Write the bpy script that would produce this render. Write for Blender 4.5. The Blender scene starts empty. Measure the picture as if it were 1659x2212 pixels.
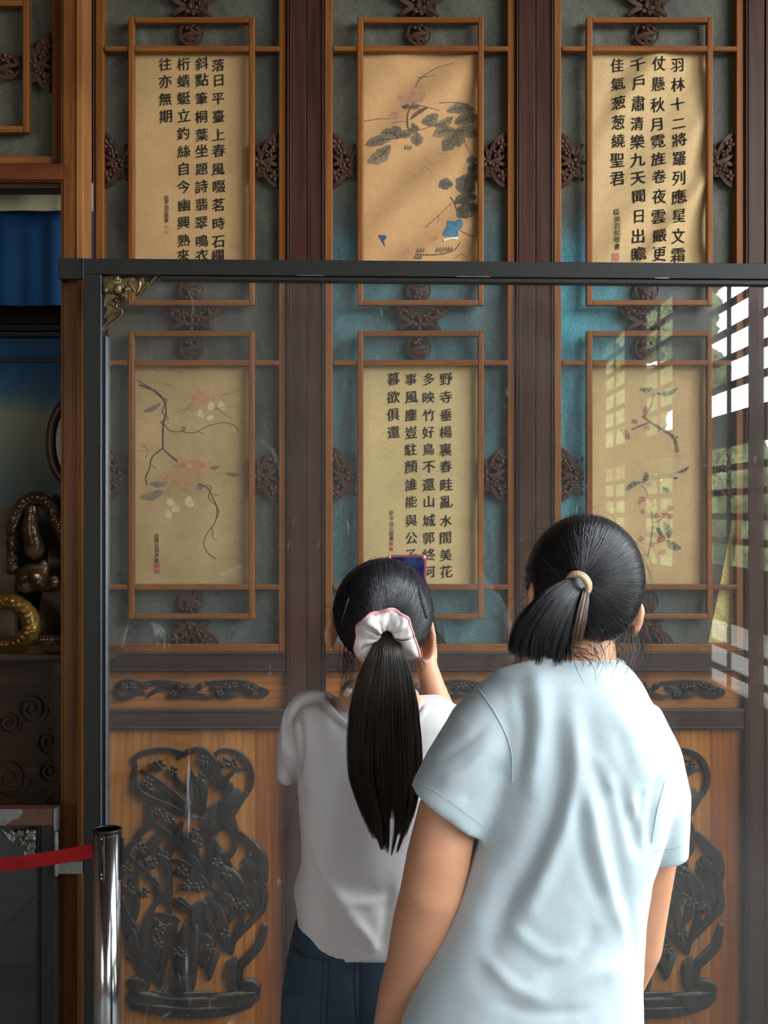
import bpy, bmesh, math, random
import numpy as np
from mathutils import Vector, Matrix, noise
from mathutils.bvhtree import BVHTree

random.seed(7); RNG = np.random.default_rng(7)
SC = bpy.context.scene
COL = SC.collection

# ------------------------------------------------------------------ camera, sky, exposure
F, H, CX, CY = 2818.0, 1.65, 829.5, 1106.0       # focal length in pixels of the 1659x2212 frame, eye height
cam = bpy.data.cameras.new('camera')
cam.sensor_fit = 'VERTICAL'; cam.sensor_height = 36.0; cam.lens = 36.0 * F / 2212.0
cam.clip_start = 0.05; cam.clip_end = 200
cam_o = bpy.data.objects.new('camera', cam); COL.objects.link(cam_o)
cam_o.location = (0, 0, H); cam_o.rotation_euler = (math.radians(90), 0, 0)
SC.camera = cam_o
SC.view_settings.view_transform = 'Standard'
SC.view_settings.look = 'None'
SC.view_settings.gamma = 1.0
SC.view_settings.exposure = 0.0
SC.view_settings.use_curve_mapping = False
SC.cycles.use_denoising = True
SC.cycles.max_bounces = 8
SC.cycles.diffuse_bounces = 4
SC.cycles.glossy_bounces = 4
SC.cycles.transmission_bounces = 6
SC.cycles.transparent_max_bounces = 12
SC.cycles.sample_clamp_indirect = 6.0

SKY = 22.0
world = bpy.data.worlds.new('overcast sky'); SC.world = world
world.use_nodes = True
bg = world.node_tree.nodes['Background']
bg.inputs['Color'].default_value = (0.90, 0.96, 1.0, 1)
bg.inputs['Strength'].default_value = SKY

WALL_X = 2.25                                     # the window wall, to the viewer's right
WINS = [(2.55, 1.2, .45, 3.9), (1.25, 1.2, .45, 3.9), (-0.05, 1.2, .45, 3.9), (-1.35, 1.1, .45, 3.4), (-3.55, 1.25, 1.18, 3.4), (-5.6, 1.3, 1.18, 3.4)]   # centre, width, sill, head of each
for wy, ww, z0, z1 in WINS:                       # daylight enters only through the window openings
    li = bpy.data.lights.new('window_portal', 'AREA'); li.shape = 'RECTANGLE'
    li.size = z1 - z0; li.size_y = ww; li.cycles.is_portal = True
    lo = bpy.data.objects.new('window_portal', li); COL.objects.link(lo)
    lo.location = (WALL_X + 0.06, wy, (z0 + z1) / 2); lo.rotation_euler = (0, math.radians(90), 0)

LEFT_X = -3.6
FILL_WINS = [(-2.8, 1.0, 1.2, 2.8), (-4.9, 1.0, 1.2, 2.8)]      # unseen windows added to the opposite side wall as fill light
for wy, ww, z0, z1 in FILL_WINS:
    li = bpy.data.lights.new('window_portal', 'AREA'); li.shape = 'RECTANGLE'
    li.size = z1 - z0; li.size_y = ww; li.cycles.is_portal = True
    lo = bpy.data.objects.new('window_portal', li); COL.objects.link(lo)
    lo.location = (LEFT_X - 0.06, wy, (z0 + z1) / 2); lo.rotation_euler = (0, math.radians(-90), 0)

# ------------------------------------------------------------------ helpers
def X(px, d): return (px - CX) * d / F
def Z(py, d): return H - (py - CY) * d / F
def P(px, py, d): return np.array(((px - CX) * d / F, d, H - (py - CY) * d / F))
def S(n, d): return n * d / F                     # a pixel length at a distance
def lin(c): return tuple((v / 255 / 12.92) if v / 255 <= 0.04045 else ((v / 255 + 0.055) / 1.055) ** 2.4 for v in c) + (1.0,)

def spline(pts, n):
    p = np.array(pts, float)
    if len(p) == 2:
        t = np.linspace(0, 1, n)[:, None]
        return p[0] * (1 - t) + p[1] * t
    q = np.vstack([2 * p[0] - p[1], p, 2 * p[-1] - p[-2]])
    out = []
    m = len(p) - 1
    for s in np.linspace(0, m, n):
        i = min(int(s), m - 1); t = s - i
        a, b, c, d = q[i], q[i + 1], q[i + 2], q[i + 3]
        out.append(0.5 * (2 * b + (c - a) * t + (2 * a - 5 * b + 4 * c - d) * t * t + (3 * b - a - 3 * c + d) * t ** 3))
    return np.array(out)

class MB:
    def __init__(s): s.v = []; s.f = []
    def add(s, vs, fs):
        k = len(s.v); s.v.extend([tuple(map(float, q)) for q in vs]); s.f.extend([tuple(i + k for i in f) for f in fs]); return s
    def box(s, x0, x1, y0, y1, z0, z1):
        vs = [(x0, y0, z0), (x1, y0, z0), (x1, y1, z0), (x0, y1, z0), (x0, y0, z1), (x1, y0, z1), (x1, y1, z1), (x0, y1, z1)]
        return s.add(vs, [(3, 2, 1, 0), (4, 5, 6, 7), (0, 1, 5, 4), (1, 2, 6, 5), (2, 3, 7, 6), (3, 0, 4, 7)])
    def pbox(s, x0, y0, x1, y1, d0, d1):          # front face at distance d0, thickness to d1
        return s.box(X(x0, d0), X(x1, d0), d0, d1, Z(y1, d0), Z(y0, d0))
    def quad(s, a, b, c, d0, d, th):              # slab from four px corners (tl,tr,br,bl given as a,b,c,d0) at distance d
        f = [P(*q, d) for q in (a, b, c, d0)]; g = [q + np.array((0, th, 0)) for q in f]
        return s.add(f + g, [(3, 2, 1, 0), (4, 5, 6, 7), (0, 1, 5, 4), (1, 2, 6, 5), (2, 3, 7, 6), (3, 0, 4, 7)])
    def tube(s, pts, rad, n=8, cap=True):
        p = np.array(pts, float); m = len(p)
        r = np.full(m, rad, float) if np.isscalar(rad) else np.array(rad, float)
        t = np.gradient(p, axis=0); t /= np.linalg.norm(t, axis=1)[:, None] + 1e-12
        up = np.array((0, 1, 0.)) if abs(t[0][1]) < 0.9 else np.array((1, 0, 0.))
        vs = []; fs = []
        for i in range(m):
            u = np.cross(t[i], up); u /= np.linalg.norm(u) + 1e-12; w = np.cross(u, t[i]); up = w
            for k in range(n):
                a = 2 * math.pi * k / n
                vs.append(p[i] + r[i] * (math.cos(a) * u + math.sin(a) * w))
        for i in range(m - 1):
            for k in range(n):
                fs.append((i * n + k, i * n + (k + 1) % n, (i + 1) * n + (k + 1) % n, (i + 1) * n + k))
        if cap:
            fs.append(tuple(range(n))[::-1]); fs.append(tuple((m - 1) * n + k for k in range(n)))
        return s.add(vs, fs)
    def ell(s, c, r, nu=20, nv=12, rot=None):
        vs = []; fs = []
        R = np.array(rot) if rot is not None else np.eye(3)
        for j in range(nv + 1):
            th = math.pi * j / nv
            for i in range(nu):
                ph = 2 * math.pi * i / nu
                q = np.array((r[0] * math.sin(th) * math.cos(ph), r[1] * math.sin(th) * math.sin(ph), r[2] * math.cos(th)))
                vs.append(np.array(c) + R @ q)
        for j in range(nv):
            for i in range(nu):
                fs.append((j * nu + i, (j + 1) * nu + i, (j + 1) * nu + (i + 1) % nu, j * nu + (i + 1) % nu))
        return s.add(vs, fs)
    def loft(s, secs, n=32, cap=True):            # secs: (centre, u, v, a, b)
        vs = []; fs = []
        for c, u, v, a, b in secs:
            c = np.array(c); u = np.array(u, float); v = np.array(v, float)
            for k in range(n):
                t = 2 * math.pi * k / n
                cs, sn = math.cos(t), math.sin(t)
                e = 0.86
                vs.append(c + a * math.copysign(abs(cs) ** e, cs) * u + b * math.copysign(abs(sn) ** e, sn) * v)
        m = len(secs)
        for i in range(m - 1):
            for k in range(n):
                fs.append((i * n + k, i * n + (k + 1) % n, (i + 1) * n + (k + 1) % n, (i + 1) * n + k))
        if cap:
            fs.append(tuple(range(n))[::-1]); fs.append(tuple((m - 1) * n + k for k in range(n)))
        return s.add(vs, fs)
    def grid(s, fn, nu, nv):                      # open surface
        vs = [fn(i / nu, j / nv) for j in range(nv + 1) for i in range(nu + 1)]
        fs = [(j * (nu + 1) + i, j * (nu + 1) + i + 1, (j + 1) * (nu + 1) + i + 1, (j + 1) * (nu + 1) + i) for j in range(nv) for i in range(nu)]
        return s.add(vs, fs)
    def poly(s, pts, d, th):                      # extruded px polygon
        f = [P(x, y, d) for x, y in pts]; g = [q + np.array((0, th, 0)) for q in f]; n = len(f)
        return s.add(f + g, [tuple(range(n)), tuple(range(n, 2 * n))[::-1]] + [((i + 1) % n, i, i + n, (i + 1) % n + n) for i in range(n)])

def wloc(o):
    return np.array(o['_w']) if '_w' in o else np.zeros(3)
def link(name, me, mat, parent=None):
    o = bpy.data.objects.new(name, me); COL.objects.link(o)
    if mat and not me.materials: me.materials.append(mat)
    if parent is not None: o.parent = parent
    return o
def mesh(name, vs, fs, smooth=False):
    me = bpy.data.meshes.new(name); me.from_pydata([tuple(v) for v in vs], [], fs); me.validate(); me.update()
    bm = bmesh.new(); bm.from_mesh(me); bmesh.ops.recalc_face_normals(bm, faces=bm.faces); bm.to_mesh(me); bm.free()
    if smooth: me.polygons.foreach_set('use_smooth', [True] * len(me.polygons))
    return me
ROOTW = {}
def root_of(o):
    while o.parent is not None: o = o.parent
    return o
def obj(name, mb, mat, parent=None, smooth=False, bevel=0.0, shift=None):
    v = np.array(mb.v)
    if parent is not None: v = v - ROOTW.get(root_of(parent).name, np.zeros(3))
    if shift is not None: v = v + shift
    o = link(name, mesh(name, v, mb.f, smooth), mat, parent)
    if bevel:
        m = o.modifiers.new('edge', 'BEVEL'); m.width = bevel; m.segments = 2; m.limit_method = 'ANGLE'; m.angle_limit = math.radians(40)
    return o
def thing(name, label, cat, loc, group=None, kind=None):
    o = bpy.data.objects.new(name, None); COL.objects.link(o); o.location = loc; o.empty_display_size = 0.05
    ROOTW[o.name] = np.array(loc, float)
    return tag(o, label, cat, group, kind)
def tag(o, label, cat, group=None, kind=None):
    o['label'] = label; o['category'] = cat
    if group: o['group'] = group
    if kind: o['kind'] = kind
    return o
def remesh(mb, vox, smooth=6, fn=None):           # union of overlapping solids as one continuous surface
    me = mesh('tmp', mb.v, mb.f); o = bpy.data.objects.new('tmp', me); COL.objects.link(o)
    m = o.modifiers.new('r', 'REMESH'); m.mode = 'VOXEL'; m.voxel_size = vox; m.use_smooth_shade = True
    if smooth:
        k = o.modifiers.new('s', 'SMOOTH'); k.factor = 0.5; k.iterations = smooth
    dg = bpy.context.evaluated_depsgraph_get(); dg.update()
    out = bpy.data.meshes.new_from_object(o.evaluated_get(dg))
    bpy.data.objects.remove(o); bpy.data.meshes.remove(me)
    n = len(out.vertices); co = np.empty(n * 3); out.vertices.foreach_get('co', co); co = co.reshape(-1, 3)
    if fn is not None:
        no = np.empty(n * 3); out.vertices.foreach_get('normal', no)
        co = fn(co, no.reshape(-1, 3)); out.vertices.foreach_set('co', co.ravel())
    out.polygons.foreach_set('use_smooth', [True] * len(out.polygons)); out.update()
    return out
def put(name, me, mat, parent):                   # a finished world-space mesh under a thing
    off = ROOTW.get(root_of(parent).name, np.zeros(3))
    me.transform(Matrix.Translation(Vector(-off)))
    return link(name, me, mat, parent)
def polydist(px, py, pts):                        # distance of many points to a polyline, and parameter along it
    p = np.array(pts, float); best = np.full(len(px), 1e9); par = np.zeros(len(px)); L = len(p) - 1
    for i in range(L):
        a, b = p[i], p[i + 1]; ab = b - a
        t = np.clip(((px - a[0]) * ab[0] + (py - a[1]) * ab[1]) / (ab @ ab), 0, 1)
        dd = np.hypot(px - a[0] - t * ab[0], py - a[1] - t * ab[1])
        k = dd < best; best[k] = dd[k]; par[k] = (i + t[k]) / L
    return best, par
def topx(co): return CX + co[:, 0] / co[:, 1] * F, CY - (co[:, 2] - H) / co[:, 1] * F
def drape(folds, wr=0.0015, wscale=9.0, facing=-0.1):
    def fn(co, no):
        px, py = topx(co); w = np.clip((-no[:, 1] - facing) * 3, 0, 1); disp = np.zeros(len(co))
        for pts, width, amp in folds:
            dd, t = polydist(px, py, spline(pts, 24)); disp += amp * np.exp(-(dd / width) ** 2) * np.clip(np.sin(np.pi * np.clip(t, 0.03, 0.97)) * 1.6, 0, 1) * w
        if wr:
            nz = np.array([noise.noise((c[0] * wscale * 1.7, c[1] * wscale, c[2] * wscale * 0.8)) + 0.5 * noise.noise((c[0] * wscale * 4 + c[2] * 9, c[1] * 20, c[2] * wscale * 3)) for c in co])
            disp += wr * nz
        return co + no * disp[:, None]
    return fn

# ------------------------------------------------------------------ materials
def nt(name):
    m = bpy.data.materials.new(name); m.use_nodes = True; t = m.node_tree
    return m, t, t.nodes['Principled BSDF'], (lambda k, **a: setnode(t.nodes.new(k), a))
def setnode(n, a):
    for k, v in a.items(): setattr(n, k, v)
    return n
def ramp(N, stops, interp='LINEAR'):
    r = N('ShaderNodeValToRGB'); r.color_ramp.interpolation = interp
    e = r.color_ramp.elements
    while len(e) < len(stops): e.new(0.5)
    for i, (p, c) in enumerate(stops): e[i].position = p; e[i].color = c if len(c) == 4 else tuple(c) + (1,)
    return r
def noisy(N, t, scale, stretch=(1, 1, 1), detail=6, rough=0.6, dist=0.0):
    tc = N('ShaderNodeTexCoord'); mp = N('ShaderNodeMapping'); mp.inputs['Scale'].default_value = stretch
    t.links.new(tc.outputs['Object'], mp.inputs['Vector'])
    n = N('ShaderNodeTexNoise'); n.inputs['Scale'].default_value = scale; n.inputs['Detail'].default_value = detail
    n.inputs['Roughness'].default_value = rough; n.inputs['Distortion'].default_value = dist
    t.links.new(mp.outputs['Vector'], n.inputs['Vector']); return n
def bump(N, t, src, b, strength=0.3, dist=0.002):
    k = N('ShaderNodeBump'); k.inputs['Strength'].default_value = strength; k.inputs['Distance'].default_value = dist
    t.links.new(src, k.inputs['Height']); t.links.new(k.outputs['Normal'], b.inputs['Normal']); return k
def mix(N, t, fac, a, b, mode='MIX'):
    m = N('ShaderNodeMix', data_type='RGBA', blend_type=mode)
    for s, v in (('Factor', fac), ('A', a), ('B', b)):
        i = [q for q in m.inputs if q.name == s and q.enabled and (q.type == ('VALUE' if s == 'Factor' else 'RGBA'))][0]
        if hasattr(v, 'is_output'): t.links.new(v, i)
        else: i.default_value = v
    return [q for q in m.outputs if q.type == 'RGBA'][0]
def plain(name, c, rough=0.5, metal=0.0, spec=0.5, var=0.12, scale=40, bmp=0.0, emit=0.0):
    m, t, b, N = nt(name)
    n = noisy(N, t, scale)
    r = ramp(N, [(0.3, tuple(v * (1 - var) for v in c[:3])), (0.7, tuple(min(1, v * (1 + var)) for v in c[:3]))])
    t.links.new(n.outputs['Fac'], r.inputs['Fac']); t.links.new(r.outputs['Color'], b.inputs['Base Color'])
    b.inputs['Roughness'].default_value = rough; b.inputs['Metallic'].default_value = metal; b.inputs['Specular IOR Level'].default_value = spec
    if bmp: bump(N, t, n.outputs['Fac'], b, bmp)
    if emit: t.links.new(r.outputs['Color'], b.inputs['Emission Color']); b.inputs['Emission Strength'].default_value = emit
    return m
def wood(name, dark, light, axis=2, rough=0.42, scale=1.0, ring=0.0, plank=None, dust=0.0):
    m, t, b, N = nt(name)
    st = [26.0 * scale] * 3; st[axis] = 1.3 * scale
    n1 = noisy(N, t, 1.0, st, 5, 0.65, 0.4)
    st2 = [130.0 * scale] * 3; st2[axis] = 4.0 * scale
    n2 = noisy(N, t, 1.0, st2, 3, 0.6)
    r = ramp(N, [(0.25, dark), (0.75, light)]); t.links.new(n1.outputs['Fac'], r.inputs['Fac'])
    r2 = ramp(N, [(0.3, (0.55, 0.5, 0.45)), (0.6, (1, 1, 1))]); t.links.new(n2.outputs['Fac'], r2.inputs['Fac'])
    c = mix(N, t, 0.6, r.outputs['Color'], r2.outputs['Color'], 'MULTIPLY')
    big = noisy(N, t, 2.3, (1, 1, 1), 3); rb = ramp(N, [(0.3, (0.72, 0.66, 0.62)), (0.7, (1.1, 1.08, 1.05))]); t.links.new(big.outputs['Fac'], rb.inputs['Fac'])
    c = mix(N, t, 0.8, c, rb.outputs['Color'], 'MULTIPLY')
    if ring:
        tc = N('ShaderNodeTexCoord'); mp = N('ShaderNodeMapping')
        s3 = [9.0] * 3; s3[axis] = 0.9; mp.inputs['Scale'].default_value = s3
        t.links.new(tc.outputs['Object'], mp.inputs['Vector'])
        w = N('ShaderNodeTexWave', wave_type='RINGS', rings_direction='Y'); w.inputs['Scale'].default_value = 1.5; w.inputs['Distortion'].default_value = 5.0; w.inputs['Detail'].default_value = 2.0
        t.links.new(mp.outputs['Vector'], w.inputs['Vector'])
        rr = ramp(N, [(0.0, (0.55, 0.42, 0.34)), (0.35, (1, 1, 1))]); t.links.new(w.outputs['Fac'], rr.inputs['Fac'])
        c = mix(N, t, ring, c, rr.outputs['Color'], 'MULTIPLY')
    if plank is not None:                          # boards of different tone, split at object x = plank
        tc = N('ShaderNodeTexCoord'); sx = N('ShaderNodeSeparateXYZ'); t.links.new(tc.outputs['Object'], sx.inputs[0])
        g = N('ShaderNodeMath', operation='GREATER_THAN'); g.inputs[1].default_value = plank; t.links.new(sx.outputs['X'], g.inputs[0])
        c = mix(N, t, g.outputs[0], c, mix(N, t, 1.0, c, (0.66, 0.50, 0.42, 1), 'MULTIPLY'))
    if dust: c = dusted(N, t, c, dust)
    t.links.new(c, b.inputs['Base Color'])
    b.inputs['Roughness'].default_value = rough; b.inputs['Specular IOR Level'].default_value = 0.2
    bump(N, t, n2.outputs['Fac'], b, 0.12, 0.001)
    return m
def dusted(N, t, c, amount):                       # grey dust lying on surfaces that face up
    g = N('ShaderNodeNewGeometry'); sx = N('ShaderNodeSeparateXYZ'); t.links.new(g.outputs['Normal'], sx.inputs[0])
    n = noisy(N, t, 45, (1, 1, 1), 5)
    a = N('ShaderNodeMath', operation='MULTIPLY'); t.links.new(sx.outputs['Z'], a.inputs[0]); t.links.new(n.outputs['Fac'], a.inputs[1])
    r = ramp(N, [(0.12, (0, 0, 0)), (0.5, (amount,) * 3)]); t.links.new(a.outputs[0], r.inputs['Fac'])
    return mix(N, t, r.outputs['Color'], c, (0.20, 0.19, 0.165, 1))
def fabric(name, c, c2=None, rough=0.85, weave=900, var=0.06, sheen=0.15):
    m, t, b, N = nt(name)
    n = noisy(N, t, 6, (1, 1, 1), 4); f = noisy(N, t, weave, (1, 1, 1), 1)
    c2 = c2 or tuple(v * (1 - 2 * var) for v in c[:3])
    r = ramp(N, [(0.3, c2[:3]), (0.7, c[:3])]); t.links.new(n.outputs['Fac'], r.inputs['Fac'])
    fr = ramp(N, [(0.3, (0.86,) * 3), (0.7, (1.05,) * 3)]); t.links.new(f.outputs['Fac'], fr.inputs['Fac'])
    t.links.new(mix(N, t, 1.0, r.outputs['Color'], fr.outputs['Color'], 'MULTIPLY'), b.inputs['Base Color'])
    b.inputs['Roughness'].default_value = rough; b.inputs['Specular IOR Level'].default_value = 0.2
    b.inputs['Sheen Weight'].default_value = sheen
    bump(N, t, f.outputs['Fac'], b, 0.15, 0.0008)
    return m
GREY, BLUE = (0.074, 0.071, 0.057), (0.052, 0.165, 0.205)
def silk(name, x0, x1, z0, z1, amount, grey=GREY, blue=BLUE):
    """Damask: faded to grey, still blue where x < x1 (soft) and z < z1 (soft), with a scrolling woven figure."""
    m, t, b, N = nt(name)
    tc = N('ShaderNodeTexCoord'); sx = N('ShaderNodeSeparateXYZ'); t.links.new(tc.outputs['Object'], sx.inputs[0])
    def mr(src, a, bb):
        q = N('ShaderNodeMapRange', interpolation_type='SMOOTHSTEP'); q.inputs['From Min'].default_value = a; q.inputs['From Max'].default_value = bb
        t.links.new(src, q.inputs['Value']); return q.outputs[0]
    fx = mr(sx.outputs['X'], x1, x0); fz = mr(sx.outputs['Z'], z1, z0)
    n = noisy(N, t, 3.5, (1, 1, 0.6), 4)
    a = N('ShaderNodeMath', operation='MULTIPLY'); t.links.new(fx, a.inputs[0]); t.links.new(fz, a.inputs[1])
    nn = ramp(N, [(0.3, (0.45,) * 3), (0.65, (1.0,) * 3)]); t.links.new(n.outputs['Fac'], nn.inputs['Fac'])
    a2 = N('ShaderNodeMath', operation='MULTIPLY'); t.links.new(a.outputs[0], a2.inputs[0]); t.links.new(nn.outputs['Color'], a2.inputs[1])
    a3 = N('ShaderNodeMath', operation='MULTIPLY'); t.links.new(a2.outputs[0], a3.inputs[0]); a3.inputs[1].default_value = amount
    c = mix(N, t, a3.outputs[0], grey + (1,), blue + (1,))
    d = noisy(N, t, 9, (1, 1, 0.35), 6, 0.7, 0.8); dr = ramp(N, [(0.3, (0.5, 0.48, 0.47)), (0.75, (1.55, 1.52, 1.42))]); t.links.new(d.outputs['Fac'], dr.inputs['Fac'])  # bright and dark of upright wrinkles put into the colour
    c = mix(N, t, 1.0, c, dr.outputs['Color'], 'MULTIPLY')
    v = noisy(N, t, 34, (1, 1, 1), 1, 0.4, 3.2)
    vr = ramp(N, [(0.44, (1, 1, 1)), (0.5, (2.0, 2.0, 1.85)), (0.56, (1, 1, 1))]); t.links.new(v.outputs['Fac'], vr.inputs['Fac'])
    c = mix(N, t, 0.45, c, vr.outputs['Color'], 'MULTIPLY')
    g = noisy(N, t, 260, (1, 1, 1), 2); gr = ramp(N, [(0.35, (0.75,) * 3), (0.7, (1.2,) * 3)]); t.links.new(g.outputs['Fac'], gr.inputs['Fac'])
    c = mix(N, t, 0.7, c, gr.outputs['Color'], 'MULTIPLY')
    t.links.new(c, b.inputs['Base Color']); b.inputs['Roughness'].default_value = 0.62
    bump(N, t, d.outputs['Fac'], b, 0.5, 0.006)
    return m
def paper(name, c, var=0.16):
    m, t, b, N = nt(name)
    n = noisy(N, t, 4.5, (1, 1, 1), 5); f = noisy(N, t, 160, (1, 1, 1), 3)
    r = ramp(N, [(0.3, tuple(v * (1 - var) for v in c)), (0.7, tuple(v * (1 + var * 0.6) for v in c))]); t.links.new(n.outputs['Fac'], r.inputs['Fac'])
    fr = ramp(N, [(0.3, (0.88, 0.87, 0.85)), (0.7, (1.06,) * 3)]); t.links.new(f.outputs['Fac'], fr.inputs['Fac'])
    t.links.new(mix(N, t, 1.0, r.outputs['Color'], fr.outputs['Color'], 'MULTIPLY'), b.inputs['Base Color'])
    b.inputs['Roughness'].default_value = 0.8; b.inputs['Specular IOR Level'].default_value = 0.15
    bump(N, t, n.outputs['Fac'], b, 0.25, 0.01)
    return m
def glass(name, film=0.020, streak=0.14, seed=0.0):
    m, t, b, N = nt(name); t.nodes.remove(b); out = t.nodes['Material Output']
    ge = N('ShaderNodeNewGeometry'); dt = N('ShaderNodeVectorMath', operation='DOT_PRODUCT'); t.links.new(ge.outputs['Normal'], dt.inputs[0]); t.links.new(ge.outputs['Incoming'], dt.inputs[1])
    def mth(op, a, b=None):
        q_ = N('ShaderNodeMath', operation=op)
        for i_, v_ in enumerate((a, b)):
            if v_ is None: continue
            if hasattr(v_, 'is_output'): t.links.new(v_, q_.inputs[i_])
            else: q_.inputs[i_].default_value = v_
        return q_.outputs[0]
    sch = mth('POWER', mth('SUBTRACT', 1.0, mth('ABSOLUTE', dt.outputs['Value'])), 5.0)     # Schlick reflectance of one glass face
    fr = N('ShaderNodeMath', operation='MULTIPLY_ADD'); t.links.new(sch, fr.inputs[0]); fr.inputs[1].default_value = 0.96; fr.inputs[2].default_value = 0.04
    tr = N('ShaderNodeBsdfTransparent'); tr.inputs['Color'].default_value = (0.992, 0.996, 0.994, 1)
    gl = N('ShaderNodeBsdfGlossy'); gl.inputs['Roughness'].default_value = 0.0
    df = N('ShaderNodeBsdfDiffuse'); df.inputs['Color'].default_value = (0.62, 0.62, 0.60, 1)
    a = N('ShaderNodeMixShader'); t.links.new(fr.outputs[0], a.inputs['Fac']); t.links.new(tr.outputs[0], a.inputs[1]); t.links.new(gl.outputs[0], a.inputs[2])
    n1 = noisy(N, t, 2.2, (1, 1, 0.5), 8, 0.72, 1.5); n2 = noisy(N, t, 420, (1, 1, 1), 2, 0.6); n3 = noisy(N, t, 7, (1.6, 1, 0.7), 6, 0.7, 2.5)
    r1 = ramp(N, [(0.35, (film * 0.5,) * 3), (0.7, (film * 1.5,) * 3)]); t.links.new(n1.outputs['Fac'], r1.inputs['Fac'])
    r2 = ramp(N, [(0.76, (0,) * 3), (0.79, (0.14,) * 3)]); t.links.new(n2.outputs['Fac'], r2.inputs['Fac'])
    r3 = ramp(N, [(0.645, (0,) * 3), (0.71, (streak,) * 3)]); t.links.new(n3.outputs['Fac'], r3.inputs['Fac'])
    s = N('ShaderNodeMath', operation='ADD'); t.links.new(r1.outputs[0], s.inputs[0]); t.links.new(r2.outputs[0], s.inputs[1])
    s2 = N('ShaderNodeMath', operation='ADD'); t.links.new(s.outputs[0], s2.inputs[0]); t.links.new(r3.outputs[0], s2.inputs[1])
    q = N('ShaderNodeMixShader'); t.links.new(s2.outputs[0], q.inputs['Fac']); t.links.new(a.outputs[0], q.inputs[1]); t.links.new(df.outputs[0], q.inputs[2])
    t.links.new(q.outputs[0], out.inputs['Surface'])
    return m
def skin(name, c):
    m, t, b, N = nt(name)
    n = noisy(N, t, 14, (1, 1, 1), 4); r = ramp(N, [(0.3, (c[0] * 0.93, c[1] * 0.84, c[2] * 0.8)), (0.7, c)]); t.links.new(n.outputs['Fac'], r.inputs['Fac'])
    t.links.new(r.outputs['Color'], b.inputs['Base Color']); b.inputs['Roughness'].default_value = 0.5
    b.inputs['Subsurface Weight'].default_value = 0.35; b.inputs['Subsurface Radius'].default_value = (1.0, 0.3, 0.15); b.inputs['Subsurface Scale'].default_value = 0.014
    f = noisy(N, t, 500, (1, 1, 1), 2); bump(N, t, f.outputs['Fac'], b, 0.12, 0.0006)
    return m
def hairmat(name, c, c2, rough=0.34):
    m, t, b, N = nt(name)
    n = noisy(N, t, 60, (1, 1, 0.25), 3); r = ramp(N, [(0.3, c), (0.7, c2)]); t.links.new(n.outputs['Fac'], r.inputs['Fac'])
    t.links.new(r.outputs['Color'], b.inputs['Base Color']); b.inputs['Roughness'].default_value = rough; b.inputs['Specular IOR Level'].default_value = 0.42
    return m

M = {}
M['dark_v'] = wood('dark rosewood upright', (0.034, 0.012, 0.007), (0.086, 0.034, 0.020), 2, 0.4)
M['dark_h'] = wood('dark rosewood rail', (0.030, 0.014, 0.010), (0.068, 0.033, 0.025), 0, 0.45, dust=0.5)
M['trim_v'] = wood('honey wood upright', (0.165, 0.052, 0.010), (0.33, 0.122, 0.024), 2, 0.42)
M['trim_h'] = wood('honey wood bar', (0.165, 0.052, 0.010), (0.32, 0.118, 0.024), 0, 0.42, dust=0.45)
M['red_v'] = wood('reddish wood upright', (0.08, 0.022, 0.006), (0.19, 0.055, 0.012), 2, 0.4)
M['red_h'] = wood('reddish wood bar', (0.07, 0.018, 0.006), (0.16, 0.046, 0.012), 0, 0.35)
M['post'] = wood('worn honey post', (0.11, 0.034, 0.007), (0.31, 0.125, 0.028), 2, 0.4)
M['post_edge'] = wood('pale post moulding', (0.24, 0.10, 0.032), (0.36, 0.16, 0.055), 2, 0.45)
M['pine'] = wood('orange pine board', (0.34, 0.125, 0.022), (0.56, 0.24, 0.055), 2, 0.5, 0.6, ring=0.35, plank=0.19)
M['pine_h'] = wood('orange pine waist board', (0.30, 0.105, 0.020), (0.50, 0.20, 0.045), 0, 0.5, 0.6, ring=0.55)
M['carve'] = wood('carved brown wood', (0.050, 0.024, 0.015), (0.125, 0.060, 0.035), 2, 0.5, dust=0.55)
M['ebony'] = wood('carved blackened wood', (0.016, 0.013, 0.013), (0.042, 0.031, 0.027), 2, 0.42, dust=0.9)
M['black_metal'] = plain('black painted metal', (0.013, 0.012, 0.0105), 0.5, 0.0, 0.3, 0.2, 60, 0.05)
M['chip'] = plain('worn grey metal', (0.22, 0.22, 0.21), 0.35, 0.7, 0.5, 0.3, 30)
M['rust'] = plain('brown painted metal', (0.075, 0.028, 0.017), 0.4, 0.0, 0.5, 0.2)
M['edge_metal'] = plain('aluminium glazing bead', (0.32, 0.36, 0.42), 0.3, 0.9, 0.5, 0.1)
M['brass'] = plain('dark antique brass', (0.15, 0.105, 0.048), 0.42, 0.75, 0.5, 0.45, 90, 0.1)
M['pewter'] = plain('dull pewter', (0.13, 0.125, 0.11), 0.4, 0.8, 0.5, 0.4, 90, 0.1)
M['chrome'] = plain('brushed steel', (0.62, 0.64, 0.66), 0.16, 1.0, 0.5, 0.04)
M['black_plastic'] = plain('black plastic', (0.012, 0.012, 0.014), 0.35)
M['belt'] = fabric('red webbing', (0.50, 0.006, 0.010), (0.36, 0.003, 0.006), 0.7, 700)
M['ink'] = plain('black ink', (0.020, 0.017, 0.014), 0.85, 0, 0.1)
M['ink_grey'] = plain('grey green ink', (0.205, 0.158, 0.098), 0.85, 0, 0.1, 0.35, 30)
M['ink_dark'] = plain('dark vein ink', (0.050, 0.040, 0.040), 0.85, 0, 0.1)
M['ink_brown'] = plain('brown ink', (0.17, 0.095, 0.060), 0.85, 0, 0.1, 0.3)
M['ink_pink'] = plain('faded pink paint', (0.49, 0.255, 0.145), 0.85, 0, 0.1, 0.15, 50)
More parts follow.
